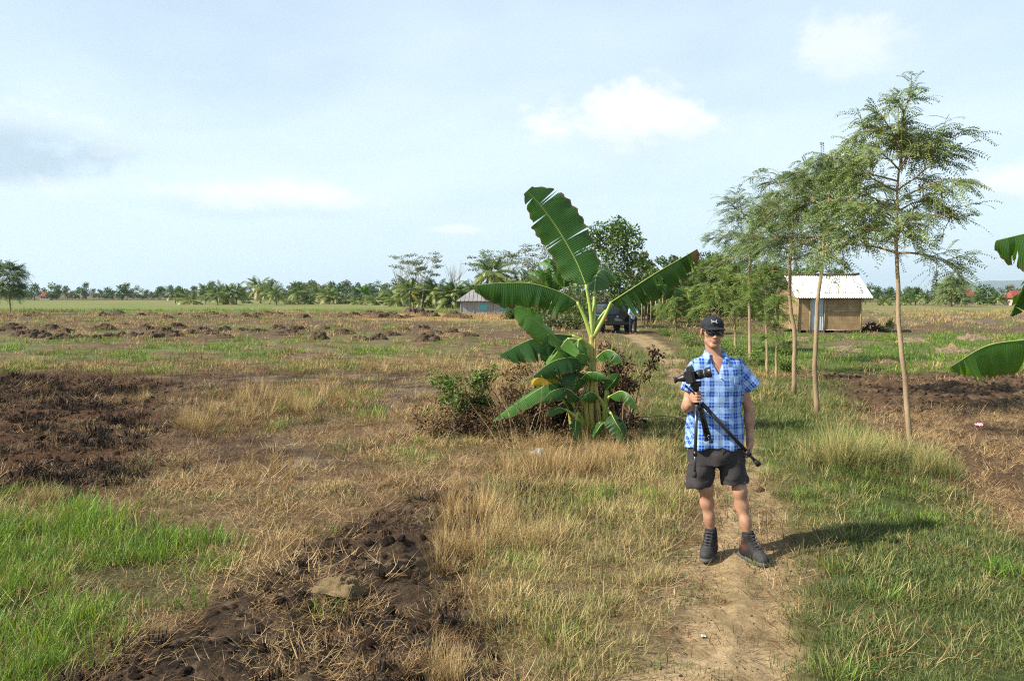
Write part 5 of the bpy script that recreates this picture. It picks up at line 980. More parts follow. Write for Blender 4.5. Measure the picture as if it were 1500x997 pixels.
# ------------------------------------------------------------------ people: continuous surfaces grown from blended volumes
class Vol:
    """a distance field on a grid; each shape is blended in where it lies, then the zero surface is meshed (surface nets)"""
    def __init__(s, lo, hi, h):
        s.lo = np.array(lo, float); s.h = h; s.n = np.ceil((np.array(hi) - s.lo) / h).astype(int) + 1; s.F = np.full(tuple(s.n), .2, np.float32)
    def _win(s, lo, hi):
        a = np.clip(np.floor((lo - s.lo) / s.h).astype(int), 0, s.n); b = np.clip(np.ceil((hi - s.lo) / s.h).astype(int) + 1, 0, s.n)
        ax = [(s.lo[i] + s.h * np.arange(a[i], b[i])).astype(np.float32) for i in range(3)]
        return tuple(slice(a[i], b[i]) for i in range(3)), ax[0][:, None, None], ax[1][None, :, None], ax[2][None, None, :]
    def _blend(s, w, d, k):
        A = s.F[w]
        if k > 0: h = np.maximum(k - np.abs(A - d), 0) / k; s.F[w] = np.minimum(A, d) - h * h * k * .25
        else: s.F[w] = np.minimum(A, d)
    def cone(s, a, b, ra, rb, k=.03, sy=1.0, m=.10):
        a = np.asarray(a, float); b = np.asarray(b, float); r = max(ra, rb) / min(1, sy) + m; w, X, Y, Z = s._win(np.minimum(a, b) - r, np.maximum(a, b) + r)
        e = (b - a) * [1, sy, 1]; x, y, z = X - a[0], (Y - a[1]) * sy, Z - a[2]; t = np.clip((x * e[0] + y * e[1] + z * e[2]) / (e @ e + 1e-9), 0, 1)
        s._blend(w, np.sqrt((x - e[0] * t) ** 2 + (y - e[1] * t) ** 2 + (z - e[2] * t) ** 2) - (ra + (rb - ra) * t), k); return s
    def ell(s, c, r, k=.03, rot=None, m=.08, cut=False):
        c = np.asarray(c, float); r = np.asarray(r, float); R_ = max(r) + m; w, X, Y, Z = s._win(c - R_, c + R_); x, y, z = X - c[0], Y - c[1], Z - c[2]
        if rot is not None: M = np.array(rot).T; x, y, z = (M[i, 0] * x + M[i, 1] * y + M[i, 2] * z for i in range(3))
        k0 = np.sqrt((x / r[0]) ** 2 + (y / r[1]) ** 2 + (z / r[2]) ** 2); k1 = np.sqrt((x / r[0] ** 2) ** 2 + (y / r[1] ** 2) ** 2 + (z / r[2] ** 2) ** 2); d = k0 * (k0 - 1) / (k1 + 1e-6)
        if cut: A = s.F[w]; h = np.maximum(k - np.abs(A + d), 0) / max(k, 1e-6); s.F[w] = np.maximum(A, -d) + h * h * k * .25
        else: s._blend(w, d, k)
        return s
    def loft(s, secs, k=.03, p=2.0):
        """stack of rounded sections (z, cx, cy, half width, half depth)"""
        S = np.array(sorted(secs), float); zs = S[:, 0]; lo = np.array([(S[:, 1] - S[:, 3]).min() - .1, (S[:, 2] - S[:, 4]).min() - .1, zs[0] - .05]); hi = np.array([(S[:, 1] + S[:, 3]).max() + .1, (S[:, 2] + S[:, 4]).max() + .1, zs[-1] + .05])
        w, X, Y, Z = s._win(lo, hi); f = lambda i: np.interp(Z, zs, S[:, i]).astype(np.float32)
        a, b = f(3), f(4); q = ((np.abs(X - f(1)) / a) ** p + (np.abs(Y - f(2)) / b) ** p) ** (1 / p); d = (q - 1) * np.minimum(a, b); d = np.maximum(d, np.maximum(zs[0] - Z, Z - zs[-1])); s._blend(w, d, k); return s
    def half(s, p, n):                                                         # keep the side the normal points away from
        n = unit(np.asarray(n, float)); ax = [(s.lo[i] + s.h * np.arange(s.n[i])).astype(np.float32) for i in range(3)]
        d = (ax[0][:, None, None] - p[0]) * n[0] + (ax[1][None, :, None] - p[1]) * n[1] + (ax[2][None, None, :] - p[2]) * n[2]; s.F = np.maximum(s.F, d); return s
    def fold(s, f):
        ax = [(s.lo[i] + s.h * np.arange(s.n[i])).astype(np.float32) for i in range(3)]; s.F = s.F + f(ax[0][:, None, None], ax[1][None, :, None], ax[2][None, None, :]).astype(np.float32); return s
    def mesh(s):
        F = s.F; F[[0, -1]] = .2; F[:, [0, -1]] = .2; F[:, :, [0, -1]] = .2; I = F < 0
        c = I[:-1, :-1, :-1].astype(np.int8); tot = np.zeros(c.shape, np.int8)
        for a in (0, 1):
            for b in (0, 1):
                for d in (0, 1): tot += I[a:F.shape[0] - 1 + a, b:F.shape[1] - 1 + b, d:F.shape[2] - 1 + d]
        ix, iy, iz = np.nonzero((tot > 0) & (tot < 8)); idx = np.full(tot.shape, -1, np.int32); idx[ix, iy, iz] = np.arange(len(ix)); base = np.stack([ix, iy, iz], 1); acc = np.zeros((len(ix), 3)); cnt = np.zeros(len(ix))
        O = [(a, b, d) for a in (0, 1) for b in (0, 1) for d in (0, 1)]
        for p in O:
            for ax in range(3):
                if p[ax]: continue
                q = list(p); q[ax] = 1; f0 = F[ix + p[0], iy + p[1], iz + p[2]]; f1 = F[ix + q[0], iy + q[1], iz + q[2]]; m = (f0 < 0) != (f1 < 0); t = np.where(m, f0 / np.where(np.abs(f0 - f1) < 1e-9, 1, f0 - f1), 0)
                pos = np.tile(np.array(p, float), (len(ix), 1)); pos[:, ax] = t; acc += pos * m[:, None]; cnt += m
        V = s.lo + (base + acc / np.maximum(cnt, 1)[:, None]) * s.h; Q = []
        for ax in range(3):
            sl = [slice(1, -1)] * 3; sl[ax] = slice(0, -1); sh = list(sl); sh[ax] = slice(1, None); A = I[tuple(sl)]; B = I[tuple(sh)]; x = np.nonzero(A != B); pt = np.stack(x, 1) + 1; pt[:, ax] -= 1
            u, v = [k for k in range(3) if k != ax]; cs = []
            for du, dv in ((0, 0), (1, 0), (1, 1), (0, 1)): c4 = pt.copy(); c4[:, u] -= du; c4[:, v] -= dv; cs.append(idx[c4[:, 0], c4[:, 1], c4[:, 2]])
            q = np.stack(cs, 1); fl = A[x]; fl = fl if ax != 1 else ~fl; q = np.where(fl[:, None], q, q[:, ::-1]); Q.append(q[(q >= 0).all(1)])
        Q = np.concatenate(Q)
        for _ in range(2):                                                     # light smoothing of the stair steps
            S = np.zeros_like(V); n = np.zeros(len(V))
            for i in range(4): np.add.at(S, Q[:, i], V[Q[:, (i + 1) % 4]] + V[Q[:, i - 1]]); np.add.at(n, Q[:, i], 2)
            V = V * .45 + .55 * S / np.maximum(n, 1)[:, None]
        return V, Q
    def obj(s, name, mat, parent, attrs=None):
        V, Q = s.mesh(); a = attrs(V) if attrs else None; return link(name, mesh_np(name, V, Q, mat, True, a), parent)

def vnoise3(x, y, z, f, seed=0): return (np.sin(x * f + 1.3 * np.sin(z * f * .7 + seed) + seed) * np.sin(z * f * .9 + 1.7 * np.sin(y * f * .8) + seed * 2) )
def colattr(C): return ('FLOAT_COLOR', np.concatenate([C, np.ones((len(C), 1))], 1))
def attrmat(name, attr, rough=.6, spec=.3, var=.12, scale=40, sub=0.0, bump=0.0, bscale=200):
    m = bpy.data.materials.new(name); m.use_nodes = True; t = NT(m.node_tree); b = t.n['Principled BSDF']; c = t.add('ShaderNodeAttribute', attribute_name=attr).outputs['Color']; P = t.add('ShaderNodeTexCoord').outputs['Object']
    n = t.smooth(t.noise(P, scale, 4, .6), .3, .7, 1 - var, 1 + var); t.put(b.inputs['Base Color'], t.mix(1.0, c, n, 'MULTIPLY')); b.inputs['Roughness'].default_value = rough; b.inputs['Specular IOR Level'].default_value = spec
    if sub: b.inputs['Subsurface Weight'].default_value = sub; b.inputs['Subsurface Radius'].default_value = (.01, .004, .002); b.inputs['Subsurface Scale'].default_value = 1.0
    if bump: bp = t.add('ShaderNodeBump'); bp.inputs['Distance'].default_value = bump; t.put(bp.inputs['Height'], t.noise(P, bscale, 3)); t.l.new(bp.outputs[0], b.inputs['Normal'])
    return m
SKIN = attrmat('skin', 'tone', .5, .35, .20, 16, .06); BLACKP = pmat('black plastic', (.012, .012, .014), .38, .45, .3, 12); BLACKR = pmat('black rubber grip', (.016, .016, .017), .75, .3, .3, 20); STEELB = pmat('blue grey tube', (.05, .065, .075), .32, .5, .2, 10, metal=.6); GLASS = pmat('dark lens', (.008, .008, .012), .06, .6, .2, 3)
SHIRT = bpy.data.materials.new('blue plaid cotton'); SHIRT.use_nodes = True
def plaid():
    t = NT(SHIRT.node_tree); b = t.n['Principled BSDF']; w = t.add('ShaderNodeAttribute', attribute_name='weave').outputs['Vector']; s = t.add('ShaderNodeSeparateXYZ'); t.put(s.inputs[0], w); P = t.add('ShaderNodeTexCoord').outputs['Object']
    def bands(x, per, lst):
        f = t.math('FRACT', t.math('DIVIDE', x, per)); o = None
        for a, c, k in lst: d = t.math('ABSOLUTE', t.math('SUBTRACT', f, a)); v = t.math('MULTIPLY', t.smooth(d, c * 1.25, c * .75), k); o = v if o is None else t.math('MAXIMUM', o, v)
        return o
    per = .074; wide = [(.30, .23, 1.0)]; thin = [(.62, .022, .9), (.94, .022, .9), (.30, .026, .8)]
    bx, by = bands(s.outputs[0], per, wide), bands(s.outputs[1], per * 1.1, wide); wx, wy = bands(s.outputs[0], per, thin), bands(s.outputs[1], per * 1.1, thin)
    c = t.mix(t.math('MINIMUM', t.math('ADD', t.math('ADD', t.math('MULTIPLY', bx, .62), t.math('MULTIPLY', by, .50)), .10), 1.0), (.31, .46, .68), (.010, .070, .34)); hb = t.math('MULTIPLY', bx, by); c = t.mix(t.math('MULTIPLY', hb, .40), c, (.010, .055, .33))
    th = t.math('MAXIMUM', wx, wy); c = t.mix(t.math('MULTIPLY', th, .38), c, t.mix(t.math('MAXIMUM', bx, by), (.06, .25, .62), (.60, .72, .82)))
    n = t.smooth(t.noise(P, 14, 4), .3, .7, .88, 1.1); t.put(b.inputs['Base Color'], t.mix(1.0, c, n, 'MULTIPLY')); b.inputs['Roughness'].default_value = .85; b.inputs['Specular IOR Level'].default_value = .15
    bp = t.add('ShaderNodeBump'); bp.inputs['Distance'].default_value = .004; bp.inputs['Strength'].default_value = .6; t.put(bp.inputs['Height'], t.noise(t.vmath('MULTIPLY', P, (1, 1, .5)), 26, 4)); t.l.new(bp.outputs[0], b.inputs['Normal'])
plaid()

def photographer():
    MY = 5.88; o = at(1066, 812, MY); zg = gz(o[0], MY); O = np.array([o[0], MY, 0.0])
    def p(u, v, dy=0.0): return at(u, v, MY + dy) - O
    root = empty('person', Vector(O + [0, 0, zg]), 'man in blue plaid shirt, dark shorts and black cap holding a tripod', 'person')
    OZ = np.array([0, 0, zg])
    def done(ob): ob.location = -Vector(OZ); return ob
    # --- the body, one surface: head, neck, chest, arms with hands, legs
    hc = p(1043.6, 484, .0); tilt = np.array(Matrix.Rotation(R(3), 3, 'Y')); H = lambda x, y, z: hc + tilt @ np.array([x, y, z])
    B = Vol((-.42, -.52, zg - .02), (.36, .22, 1.9), .0048)
    B.ell(H(0, .012, .026), (.076, .096, .086), .02); B.ell(H(0, -.020, -.050), (.056, .070, .070), .03); B.ell(H(0, -.066, -.110), (.024, .022, .019), .022)   # skull, jaw, chin
    B.cone(H(-.044, -.03, -.085), H(-.012, -.07, -.112), .02, .016, .02).cone(H(.044, -.03, -.085), H(.012, -.07, -.112), .02, .016, .02)
    B.cone(H(0, -.086, -.012), H(0, -.104, -.046), .008, .0115, .014).ell(H(-.011, -.095, -.049), (.009, .010, .007), .008).ell(H(.011, -.095, -.049), (.009, .010, .007), .008)
    B.ell(H(0, -.083, .012), (.052, .016, .012), .016).ell(H(-.045, -.058, -.028), (.02, .022, .016), .02).ell(H(.045, -.058, -.028), (.02, .022, .016), .02)
    B.ell(H(0, -.087, -.073), (.027, .0125, .0058), .004).ell(H(0, -.087, -.0845), (.023, .0125, .0065), .004)
    for sx in (-1, 1): B.ell(H(sx * .080, .006, -.018), (.011, .020, .032), .008, np.array(Matrix.Rotation(R(20 * sx), 3, 'Z')))
    B.cone(H(0, .024, -.08), p(1048, 527, .026), .050, .060, .016); B.cone(p(1042, 532, .03), p(1024, 541, .02), .04, .04, .05).cone(p(1054, 532, .03), p(1074, 541, .02), .04, .04, .05)
    B.loft([(p(0, 650)[2], .0 - .09, .0, .165, .10), (p(0, 600)[2], -.09, 0, .150, .095), (p(0, 555)[2], -.09, .0, .172, .105), (p(0, 535)[2], -.09, .015, .12, .065), (p(0, 526)[2], -.09, .02, .065, .055)], .05)
    rs, re, rw = p(1019, 541, .01), p(1006.5, 596, -.02), p(1014, 590, -.235)
    B.cone(rs, re, .047, .041, .04).cone(re, re + (rw - re) * .45, .042, .040, .02).cone(re + (rw - re) * .4, rw, .040, .027, .03)
    ls, le, lw = p(1079, 541, .01), p(1097.5, 600, .035), p(1098.5, 641, -.02)
    B.cone(ls, le, .047, .037, .04).cone(le, le + (lw - le) * .4, .037, .037, .02).cone(le + (lw - le) * .3, lw, .037, .024, .03)
    # right hand closed round the tripod column
    gx = p(1021.5, 582, -.30)
    B.cone(rw, gx + [-.022, .02, .004], .028, .030, .02).ell(gx + [-.026, .004, .002], (.022, .034, .042), .02)
    for i, (dz, ln, r) in enumerate(((.034, .046, .0092), (.013, .050, .0096), (-.008, .047, .0092), (-.028, .038, .0082))):
        k1 = gx + [-.030, -.020, dz]; k2 = gx + [-.012, -.040, dz + .002]; k3 = gx + [.012, -.040, dz + .003]; k4 = gx + [ln - .022, -.024, dz + .004]
        B.cone(k1, k2, r * 1.12, r * 1.05, .006).cone(k2, k3, r * 1.03, r, .003).cone(k3, k4, r, r * .85, .003)
    B.cone(gx + [-.026, .022, .020], gx + [-.004, .036, .034], .013, .011, .008).cone(gx + [-.004, .036, .034], gx + [.020, .030, .040], .011, .009, .004)
    # left hand hanging, fingers curled
    hp = lw + [-.003, -.012, -.045]; B.cone(lw, hp, .026, .026, .02, 1.0).ell(hp + [-.002, -.006, -.012], (.021, .036, .042), .018)
    for i, (dy, ln, r) in enumerate(((-.036, .040, .0088), (-.015, .046, .0092), (.006, .043, .0088), (.025, .034, .0080))):
        a = hp + [-.004, dy - .002, -.044]; b = a + [-.004, -.004, -ln * .75]; c2 = b + [-.017, -.002, -ln * .42]; d2 = c2 + [-.014, .0, .006]
        B.cone(a, b, r * 1.1, r, .006).cone(b, c2, r, r * .95, .003).cone(c2, d2, r * .95, r * .8, .003)
    B.cone(hp + [-.012, -.030, -.002], hp + [-.028, -.046, -.026], .014, .0105, .01).cone(hp + [-.028, -.046, -.026], hp + [-.032, -.046, -.052], .0105, .0085, .004)
    # legs
    rk, ra = p(1034, 714, -.03), p(1041.5, 779, -.0); lk, la = p(1083.5, 718, -.05), p(1096, 786, -.085)
    for hip, kn, an in ((p(1033, 660), rk, ra), (p(1071, 660), lk, la)):
        B.cone(hip, kn, .076, .045, .05).ell(kn + [0, -.014, 0], (.032, .032, .05), .04); cf = kn + (an - kn) * .34 + [0, .020, 0]; B.cone(kn, cf, .042, .0445, .05).cone(cf, kn + (an - kn) * .72, .0445, .032, .05).cone(kn + (an - kn) * .66, an, .034, .029, .05).cone(an, an + [0, 0, -.06], .028, .032, .02)
    def tone(V):
        C = np.tile(np.array([.36, .195, .122]), (len(V), 1)); q = (V - hc) @ tilt; z = V[:, 2]
        def put(w, c): nonlocal C; w = np.clip(w, 0, 1)[:, None]; C = C * (1 - w) + w * np.array(c)
        leg = ss(z, .62, .5); put(leg * .7, (.34, .185, .115))
        head = ss(z, hc[2] - .14, hc[2] - .12)
        put(head * np.exp(-((q[:, 2] + .079) / .0095) ** 2 - (q[:, 0] / .026) ** 4) * (q[:, 1] < -.05) * 1.0, (.33, .085, .065)); put(head * np.exp(-((q[:, 2] + .079) / .0032) ** 2 - (q[:, 0] / .028) ** 4) * (q[:, 1] < -.05) * .7, (.10, .03, .025))
        put(head * (1 - ss(np.abs(q[:, 2] + .095), .0, .045)) * (q[:, 1] < .0) * .22, (.22, .13, .09))
        put(head * ss(q[:, 1], -.012, .004) * ss(q[:, 2], -.035, -.02) * (np.abs(q[:, 0]) < .079), (.055, .034, .02))          # cropped hair at the sides and back
        put(np.exp(-((V[:, 0] + .09) / .06) ** 2 - ((z - p(0, 535)[2]) / .05) ** 2) * .35, (.50, .20, .12))
        return {'tone': colattr(C)}
    done(B.obj('body', SKIN, root, tone))
    # --- shirt
    S = Vol((-.45, -.26, .80), (.36, .24, 1.62), .0055); zz = lambda v: p(0, v)[2]; cx = p(1048.5, 560)[0]
    S.loft([(zz(653), cx, -.005, .226, .142), (zz(630), cx, -.005, .214, .138), (zz(600), cx, 0, .203, .128), (zz(565), cx, 0, .208, .128), (zz(545), cx, .006, .203, .118), (zz(534), cx, .016, .188, .100), (zz(527), cx, .022, .150, .086), (zz(522), cx, .024, .112, .078), (zz(517), cx, .026, .082, .070)], .03, 2.4)
    rse, lse = p(1008.5, 573, -.012), p(1101, 566, .03)
    S.cone(p(1021, 538, .01), rse, .068, .073, .05).cone(p(1077, 538, .01), lse, .068, .073, .05)
    S.half(rse + unit(re - rs) * .020, re - rs) if False else None
    def trim(V_, a, d, r):                                                     # cut a sleeve square at its hem
        w, X, Y, Z = V_._win(a - .16, a + .16); n = unit(d); dd = (X - a[0]) * n[0] + (Y - a[1]) * n[1] + (Z - a[2]) * n[2]; rr = np.sqrt((X - a[0]) ** 2 + (Y - a[1]) ** 2 + (Z - a[2]) ** 2); V_.F[w] = np.where(rr < r, np.maximum(V_.F[w], dd), V_.F[w])
    trim(S, rse + unit(rse - rs) * .006, rse - rs, .12); trim(S, lse + unit(lse - ls) * .006, lse - ls, .12)
    # collar: a raised band, two points, and the open neck
    nb = p(1048, 521, .022)
    for sx in (-1, 1):
        S.cone(nb + [sx * .062, .045, .030], nb + [sx * .074, -.02, .022], .012, .011, .012).cone(nb + [sx * .074, -.02, .020], nb + [sx * .052, -.098, -.030], .012, .011, .010).cone(nb + [sx * .052, -.098, -.026], nb + [sx * .075, -.108, -.060], .011, .006, .012).cone(nb + [sx * .066, -.07, -.01], nb + [sx * .085, -.092, -.045], .009, .006, .010)
    S.cone(nb + [-.062, .045, .030], nb + [.062, .045, .030], .012, .012, .012); S.cone(nb + [0, -.12, -.115], nb + [0, -.142, -.70], .012, .011, .006)
    S.ell(nb + [0, -.02, .05], (.062, .064, .075), .008, cut=True)
    for f in np.linspace(0, 1, 9): S.ell(nb + [0, -.085 - .035 * f, -.005 - .105 * f], (.052 * (1 - f) + .006, .06, .020), .006, cut=True)
    S.fold(lambda X, Y, Z: .0085 * vnoise3(X, Y, Z * .55, 24, 1) + .0038 * vnoise3(X + Z * .5, Y, Z * .8, 46, 3) + .0030 * np.sin((X * .7 + Z * 1.0) * 60 + 2 * np.sin(Z * 9)) * np.exp(-((Z - zz(585)) / .10) ** 2) + .0045 * np.sin(np.arctan2(Y, X - cx) * 9 + 1) * np.clip((zz(625) - Z) / .15, 0, 1))
    def weave(V):
        ang = np.arctan2(V[:, 0] - cx, -(V[:, 1])); W = np.stack([V[:, 0] - cx + .05 * V[:, 1] * np.sign(V[:, 0] - cx) * 6 * .5 + .36, V[:, 2], 0 * ang], 1)
        for a, b in ((p(1022, 537, .01), rse), (p(1076, 536, .01), lse)):
            d = unit(b - a); s = unit(np.cross(d, [0, 1, 0])); q = V - a; al = q @ d; m = (np.abs(V[:, 0] - cx) > .19) & (al > -.02); W[m] = np.stack([(q @ s) * 1.25 + .5 - .6 * q[:, 1], -al + 2.0, 0 * al], 1)[m]
        return {'weave': ('FLOAT_VECTOR', W)}
    sh = done(S.obj('shirt', SHIRT, root, weave)); BTN = pmat('shirt button', (.55, .6, .68), .4, .4, .1, 30)
    for f in (.03, .17, .31, .45): a = nb + [.004, -.153, -.125 - f]; MB().tube([a + [0, .02, 0], a], .0055, 10).obj('button', BTN, sh)
    pk = MB(); a = nb + [.115, -.118, -.150]; n = 5; V = [a + [(i / (n - 1) - .5) * .095, -.018 + abs(i / (n - 1) - .42) ** 2 * .07, (-j / (n - 1)) * .105] for j in range(n) for i in range(n)]; pk.add(V, [(j * n + i, (j + 1) * n + i, (j + 1) * n + i + 1, j * n + i + 1) for j in range(n - 1) for i in range(n - 1)])
    po = pk.obj('chest_pocket', SHIRT, sh); W = np.array(pk.V) * [1, 0, 1] @ np.array([[1, 0, 0], [0, 0, 0], [0, 1, 0]]); at_ = po.data.attributes.new('weave', 'FLOAT_VECTOR', 'POINT'); at_.data.foreach_set('vector', (W + [.36 - cx + .016, .013, 0]).astype(np.float32).ravel()); md = po.modifiers.new('thick', 'SOLIDIFY'); md.thickness = .008
    # --- shorts
    T = Vol((-.40, -.24, .48), (.30, .24, 1.05), .006); hz = zz(706)
    T.loft([(zz(645), cx + .005, .0, .190, .125), (zz(662), cx + .004, 0, .204, .135), (zz(676), cx + .0, 0, .200, .13)], .03, 2.4)
    T.cone(p(1032, 662), p(1024.5, 706, -.005), .108, .104, .02, .95).cone(p(1066, 662), p(1076.5, 711, -.02), .110, .107, .02, .95)
    T.half([0, 0, hz + .003], (.12, 0, -1)); T.ell([p(1050, 700)[0] + .005, 0, zz(712)], (.022, .3, .135), .02, cut=True)
    T.fold(lambda X, Y, Z:   .0075 * vnoise3(X, Y, Z * .6, 26, 2) + .0055 * vnoise3(X * .6, Y, Z * 1.2, 34, 5) + .0028 * np.sin(np.arctan2(Y, X - np.where(X < -.075, -.21, .06)) * 7) * np.clip((zz(680) - Z) / .1, 0, 1))
    SHORT_M = pmat('charcoal cotton', (.030, .028, .030), .9, .15, .25, 12, .004, 30, base2=(.052, .048, .050)); so = done(T.obj('shorts', SHORT_M, root))
    MB().tube([p(1058, 655, -.145), p(1060, 675, -.14)], .003, 5).obj('drawcord', SHORT_M, so)
    # --- boots
    BOOT = attrmat('boot leather', 'tone', .7, .25, .25, 30, 0, .004, 60); SOLE = pmat('boot sole', (.05, .055, .052), .8, .2, .3, 14, base2=(.11, .12, .11)); LACE = pmat('boot lace', (.07, .07, .075), .8, .2, .3, 40); SOCK = pmat('dark sock', (.03, .03, .032), .95, .1, .2, 60)
    for an, toe_d, red in ((ra, unit(np.array([-.42, -.85, 0])), False), (la, unit(np.array([.38, -.92, 0])), True)):
        heel = np.array([an[0], an[1] + .01, zg]) - toe_d * .045; toe = heel + toe_d * .265; sd = np.array([toe_d[1], -toe_d[0], 0]); Bo = Vol(np.minimum(heel, toe) - [.1, .1, .0] + [0, 0, .006], np.maximum(heel, toe) + [.1, .1, .26], .005)
        up = lambda q, z: np.array([q[0], q[1], zg + z])
        Bo.cone(up(an, .185), up(heel + toe_d * .045, .06), .047, .050, .02).cone(up(heel + toe_d * .02, .05), up(heel + toe_d * .13, .050), .045, .047, .04).cone(up(heel + toe_d * .12, .048), up(toe - toe_d * .045, .040), .049, .045, .03).cone(up(heel + toe_d * .06, .13), up(heel + toe_d * .17, .060), .040, .040, .04)
        Bo.half([0, 0, zg + .200], (0, 0, 1)); Bo.half([0, 0, zg + .022], (0, 0, -1)); Bo.fold(lambda X, Y, Z: .0016 * vnoise3(X, Y, Z, 60, 1))
        def btone(V, heel=heel, toe_d=toe_d, red=red):
            C = np.tile(np.array([.014, .012, .011]), (len(V), 1)); al = (V - heel) @ toe_d; z = V[:, 2] - zg
            def put(w, c): nonlocal C; w = np.clip(w, 0, 1)[:, None]; C = C * (1 - w) + w * np.array(c)
            put((al > .17) * .7, (.045, .044, .042)); put(np.exp(-((z - .10) / .02) ** 2 - ((al - .06) / .03) ** 2) * .8, (.13, .04, .03)); put(np.exp(-((z - .15) / .018) ** 2) * (al < .06) * .6, (.15, .045, .03) if red else (.06, .04, .035)); put((z > .18) * 1.0, (.018, .018, .020)); return {'tone': colattr(C)}
        bo = done(Bo.obj('boot', BOOT, root, btone))
        So = Vol(np.minimum(heel, toe) - [.1, .1, .012], np.maximum(heel, toe) + [.1, .1, .06], .005); So.cone(up(heel, .02), up(heel + toe_d * .12, .02), .046, .044, .02).cone(up(heel + toe_d * .11, .02), up(toe - toe_d * .050, .02), .050, .050, .03).half([0, 0, zg + .032], (0, 0, 1)).half([0, 0, zg + .0], (0, 0, -1)); w_ = So.obj('sole', SOLE, bo)
        mb = MB()
        for k in range(6):
            f = k / 5; c = up(heel + toe_d * (.175 - .085 * f), .088 + .095 * f) + toe_d * .012; mb.tube([c - sd * .026, c + toe_d * .012 + [0, 0, .010], c + sd * .026 + [0, 0, .014]], .0032, 5); mb.tube([c + sd * .026, c + toe_d * .012 + [0, 0, .012], c - sd * .026 + [0, 0, .014]], .0032, 5)
        mb.obj('laces', LACE, bo); c = up(an, .196); MB().tube([c, c + [0, 0, .018]], [.045, .040], 14).obj('sock', SOCK, bo, True)
    # --- cap and glasses
    CAP = pmat('black cap cloth', (.016, .018, .022), .8, .25, .3, 25, .002, 80); K = Vol(H(-.16, -.25, -.06), H(.16, .16, .18), .0045)
    K.ell(H(0, .012, .030), (.085, .105, .084), .01).ell(H(0, -.03, .056), (.062, .060, .042), .03); K.half(H(0, 0, .012), tilt @ np.array([0, .10, -1]))
    br = Vol(H(-.16, -.25, -.08), H(.16, .16, .18), .0045); ax = [(br.lo[i] + br.h * np.arange(br.n[i])).astype(np.float32) for i in range(3)]; X, Y, Z = ax[0][:, None, None] - hc[0], ax[1][None, :, None] - hc[1], ax[2][None, None, :] - hc[2]
    X = X - .05 * Z; Z2 = Z + .05 * X; zsurf = .030 - 2.6 * X ** 2 + .20 * (Y + .08); plan = (np.sqrt((X / .079) ** 2 + ((Y + .06) / .105) ** 2) - 1) * .079; br.F = np.maximum(np.maximum(np.abs(Z2 - zsurf) - .0055, plan), Y + .045).astype(np.float32)
    ko = done(K.obj('cap', CAP, root)); br.obj('peak', CAP, ko); EMB = pmat('grey embroidery', (.34, .35, .37), .8, .2, .1, 50)
    mb = MB()
    for sz, in ((1,), (-1,)):                                                   # two interlocked arcs
        P = [H(.020 * math.cos(a), 0, .072 + sz * (.014 - .019 * math.sin(a))) for a in np.linspace(math.pi * .02, math.pi * .98, 11)]; c0 = H(-.004, 0, 0)
        P = [np.array([q[0] - .016, q[1] - .094 - .012 * (1 - abs(q[0] - hc[0]) / .05) + (q[2] - hc[2] - .072) * .75 + .006, q[2]]) for q in P]; mb.tube(P, .0030, 5)
    mb.obj('emblem', EMB, ko); MB().tube([H(0, .012, .112), H(0, .012, .118)], .007, 10).obj('cap_button', CAP, ko, True)
    fr = MB(); zl = -.006; gl = []
    for sx in (-1, 1):
        c = H(sx * .034, -.098, zl - .002); n = 16; V = []
        for j, (dy, s) in enumerate(((.0, 1.0), (-.006, .93), (-.008, .5))):
            for i in range(n):
                a = 2 * math.pi * i / n; ex = math.copysign(abs(math.cos(a)) ** .7, math.cos(a)); ez = math.copysign(abs(math.sin(a)) ** .7, math.sin(a)); V.append(c + tilt @ np.array([ex * .030 * s, dy + abs(sx * .034 + ex * .030) ** 2 * 9 - .006, ez * .0215 * s * (1 if ez > 0 else 1.1)]))
        m = MB().add(V, [(j * n + i, j * n + (i + 1) % n, (j + 1) * n + (i + 1) % n, (j + 1) * n + i) for j in range(2) for i in range(n)] + [tuple(2 * n + i for i in range(n))]); gl.append(m); fr.tube(V[:n] + [V[0]], .0030, 6); fr.tube([H(sx * .064, -.072, .004), H(sx * .080, -.02, .004), H(sx * .084, .02, .0)], .0032, 6)
    fr.tube([H(-.008, -.106, .002), H(0, -.110, .005), H(.008, -.106, .002)], .003, 6); fo = fr.obj('sunglasses', BLACKP, root, True)
    for m in gl: m.obj('lens', GLASS, fo, True)
    for c in root.children:
        if c.name.startswith('sunglasses'): c.location = -Vector(OZ)
    # --- tripod and camera, held in the right hand
    ty = MY - .30; q = lambda u, v, dy=0.0: at(u, v, ty + dy); b0 = q(1021, 600)
    tr = empty('tripod', Vector(b0), 'black camera tripod held upright with one leg swung out', 'tripod'); 
    MB().tube([q(1022, 598), q(1020.5, 582), q(1019.5, 570)], [.016, .0135, .014], 12).obj('centre_column', BLACKP, tr, True); MB().tube([q(1023, 600), q(1022, 592)], [.026, .030], 12).obj('spider', BLACKP, tr, True)
    def leg(a, c, r, sec, dark):
        a = np.array(a); c = np.array(c); d = c - a; o_ = MB().tube([a, a + d * sec], [r, r * .95], 12).obj('leg', BLACKP if dark else STEELB, tr, True); MB().tube([a + d * sec * .98, a + d * .93], [r * .78, r * .74], 10).obj('leg_section', STEELB, o_, True); MB().tube([a + d * (sec - .03), a + d * (sec + .04)], r * 1.25, 10).obj('leg_clamp', BLACKP, o_, True); MB().tube([a + d * .92, a + d], [r * 1.15, r * 1.3], 10).obj('rubber_foot', BLACKR, o_, True)
        MB().box(a + d * .10 + [0, -r, 0], (r * 1.2, r * .8, r * 3)).obj('leg_lock', BLACKP, o_)
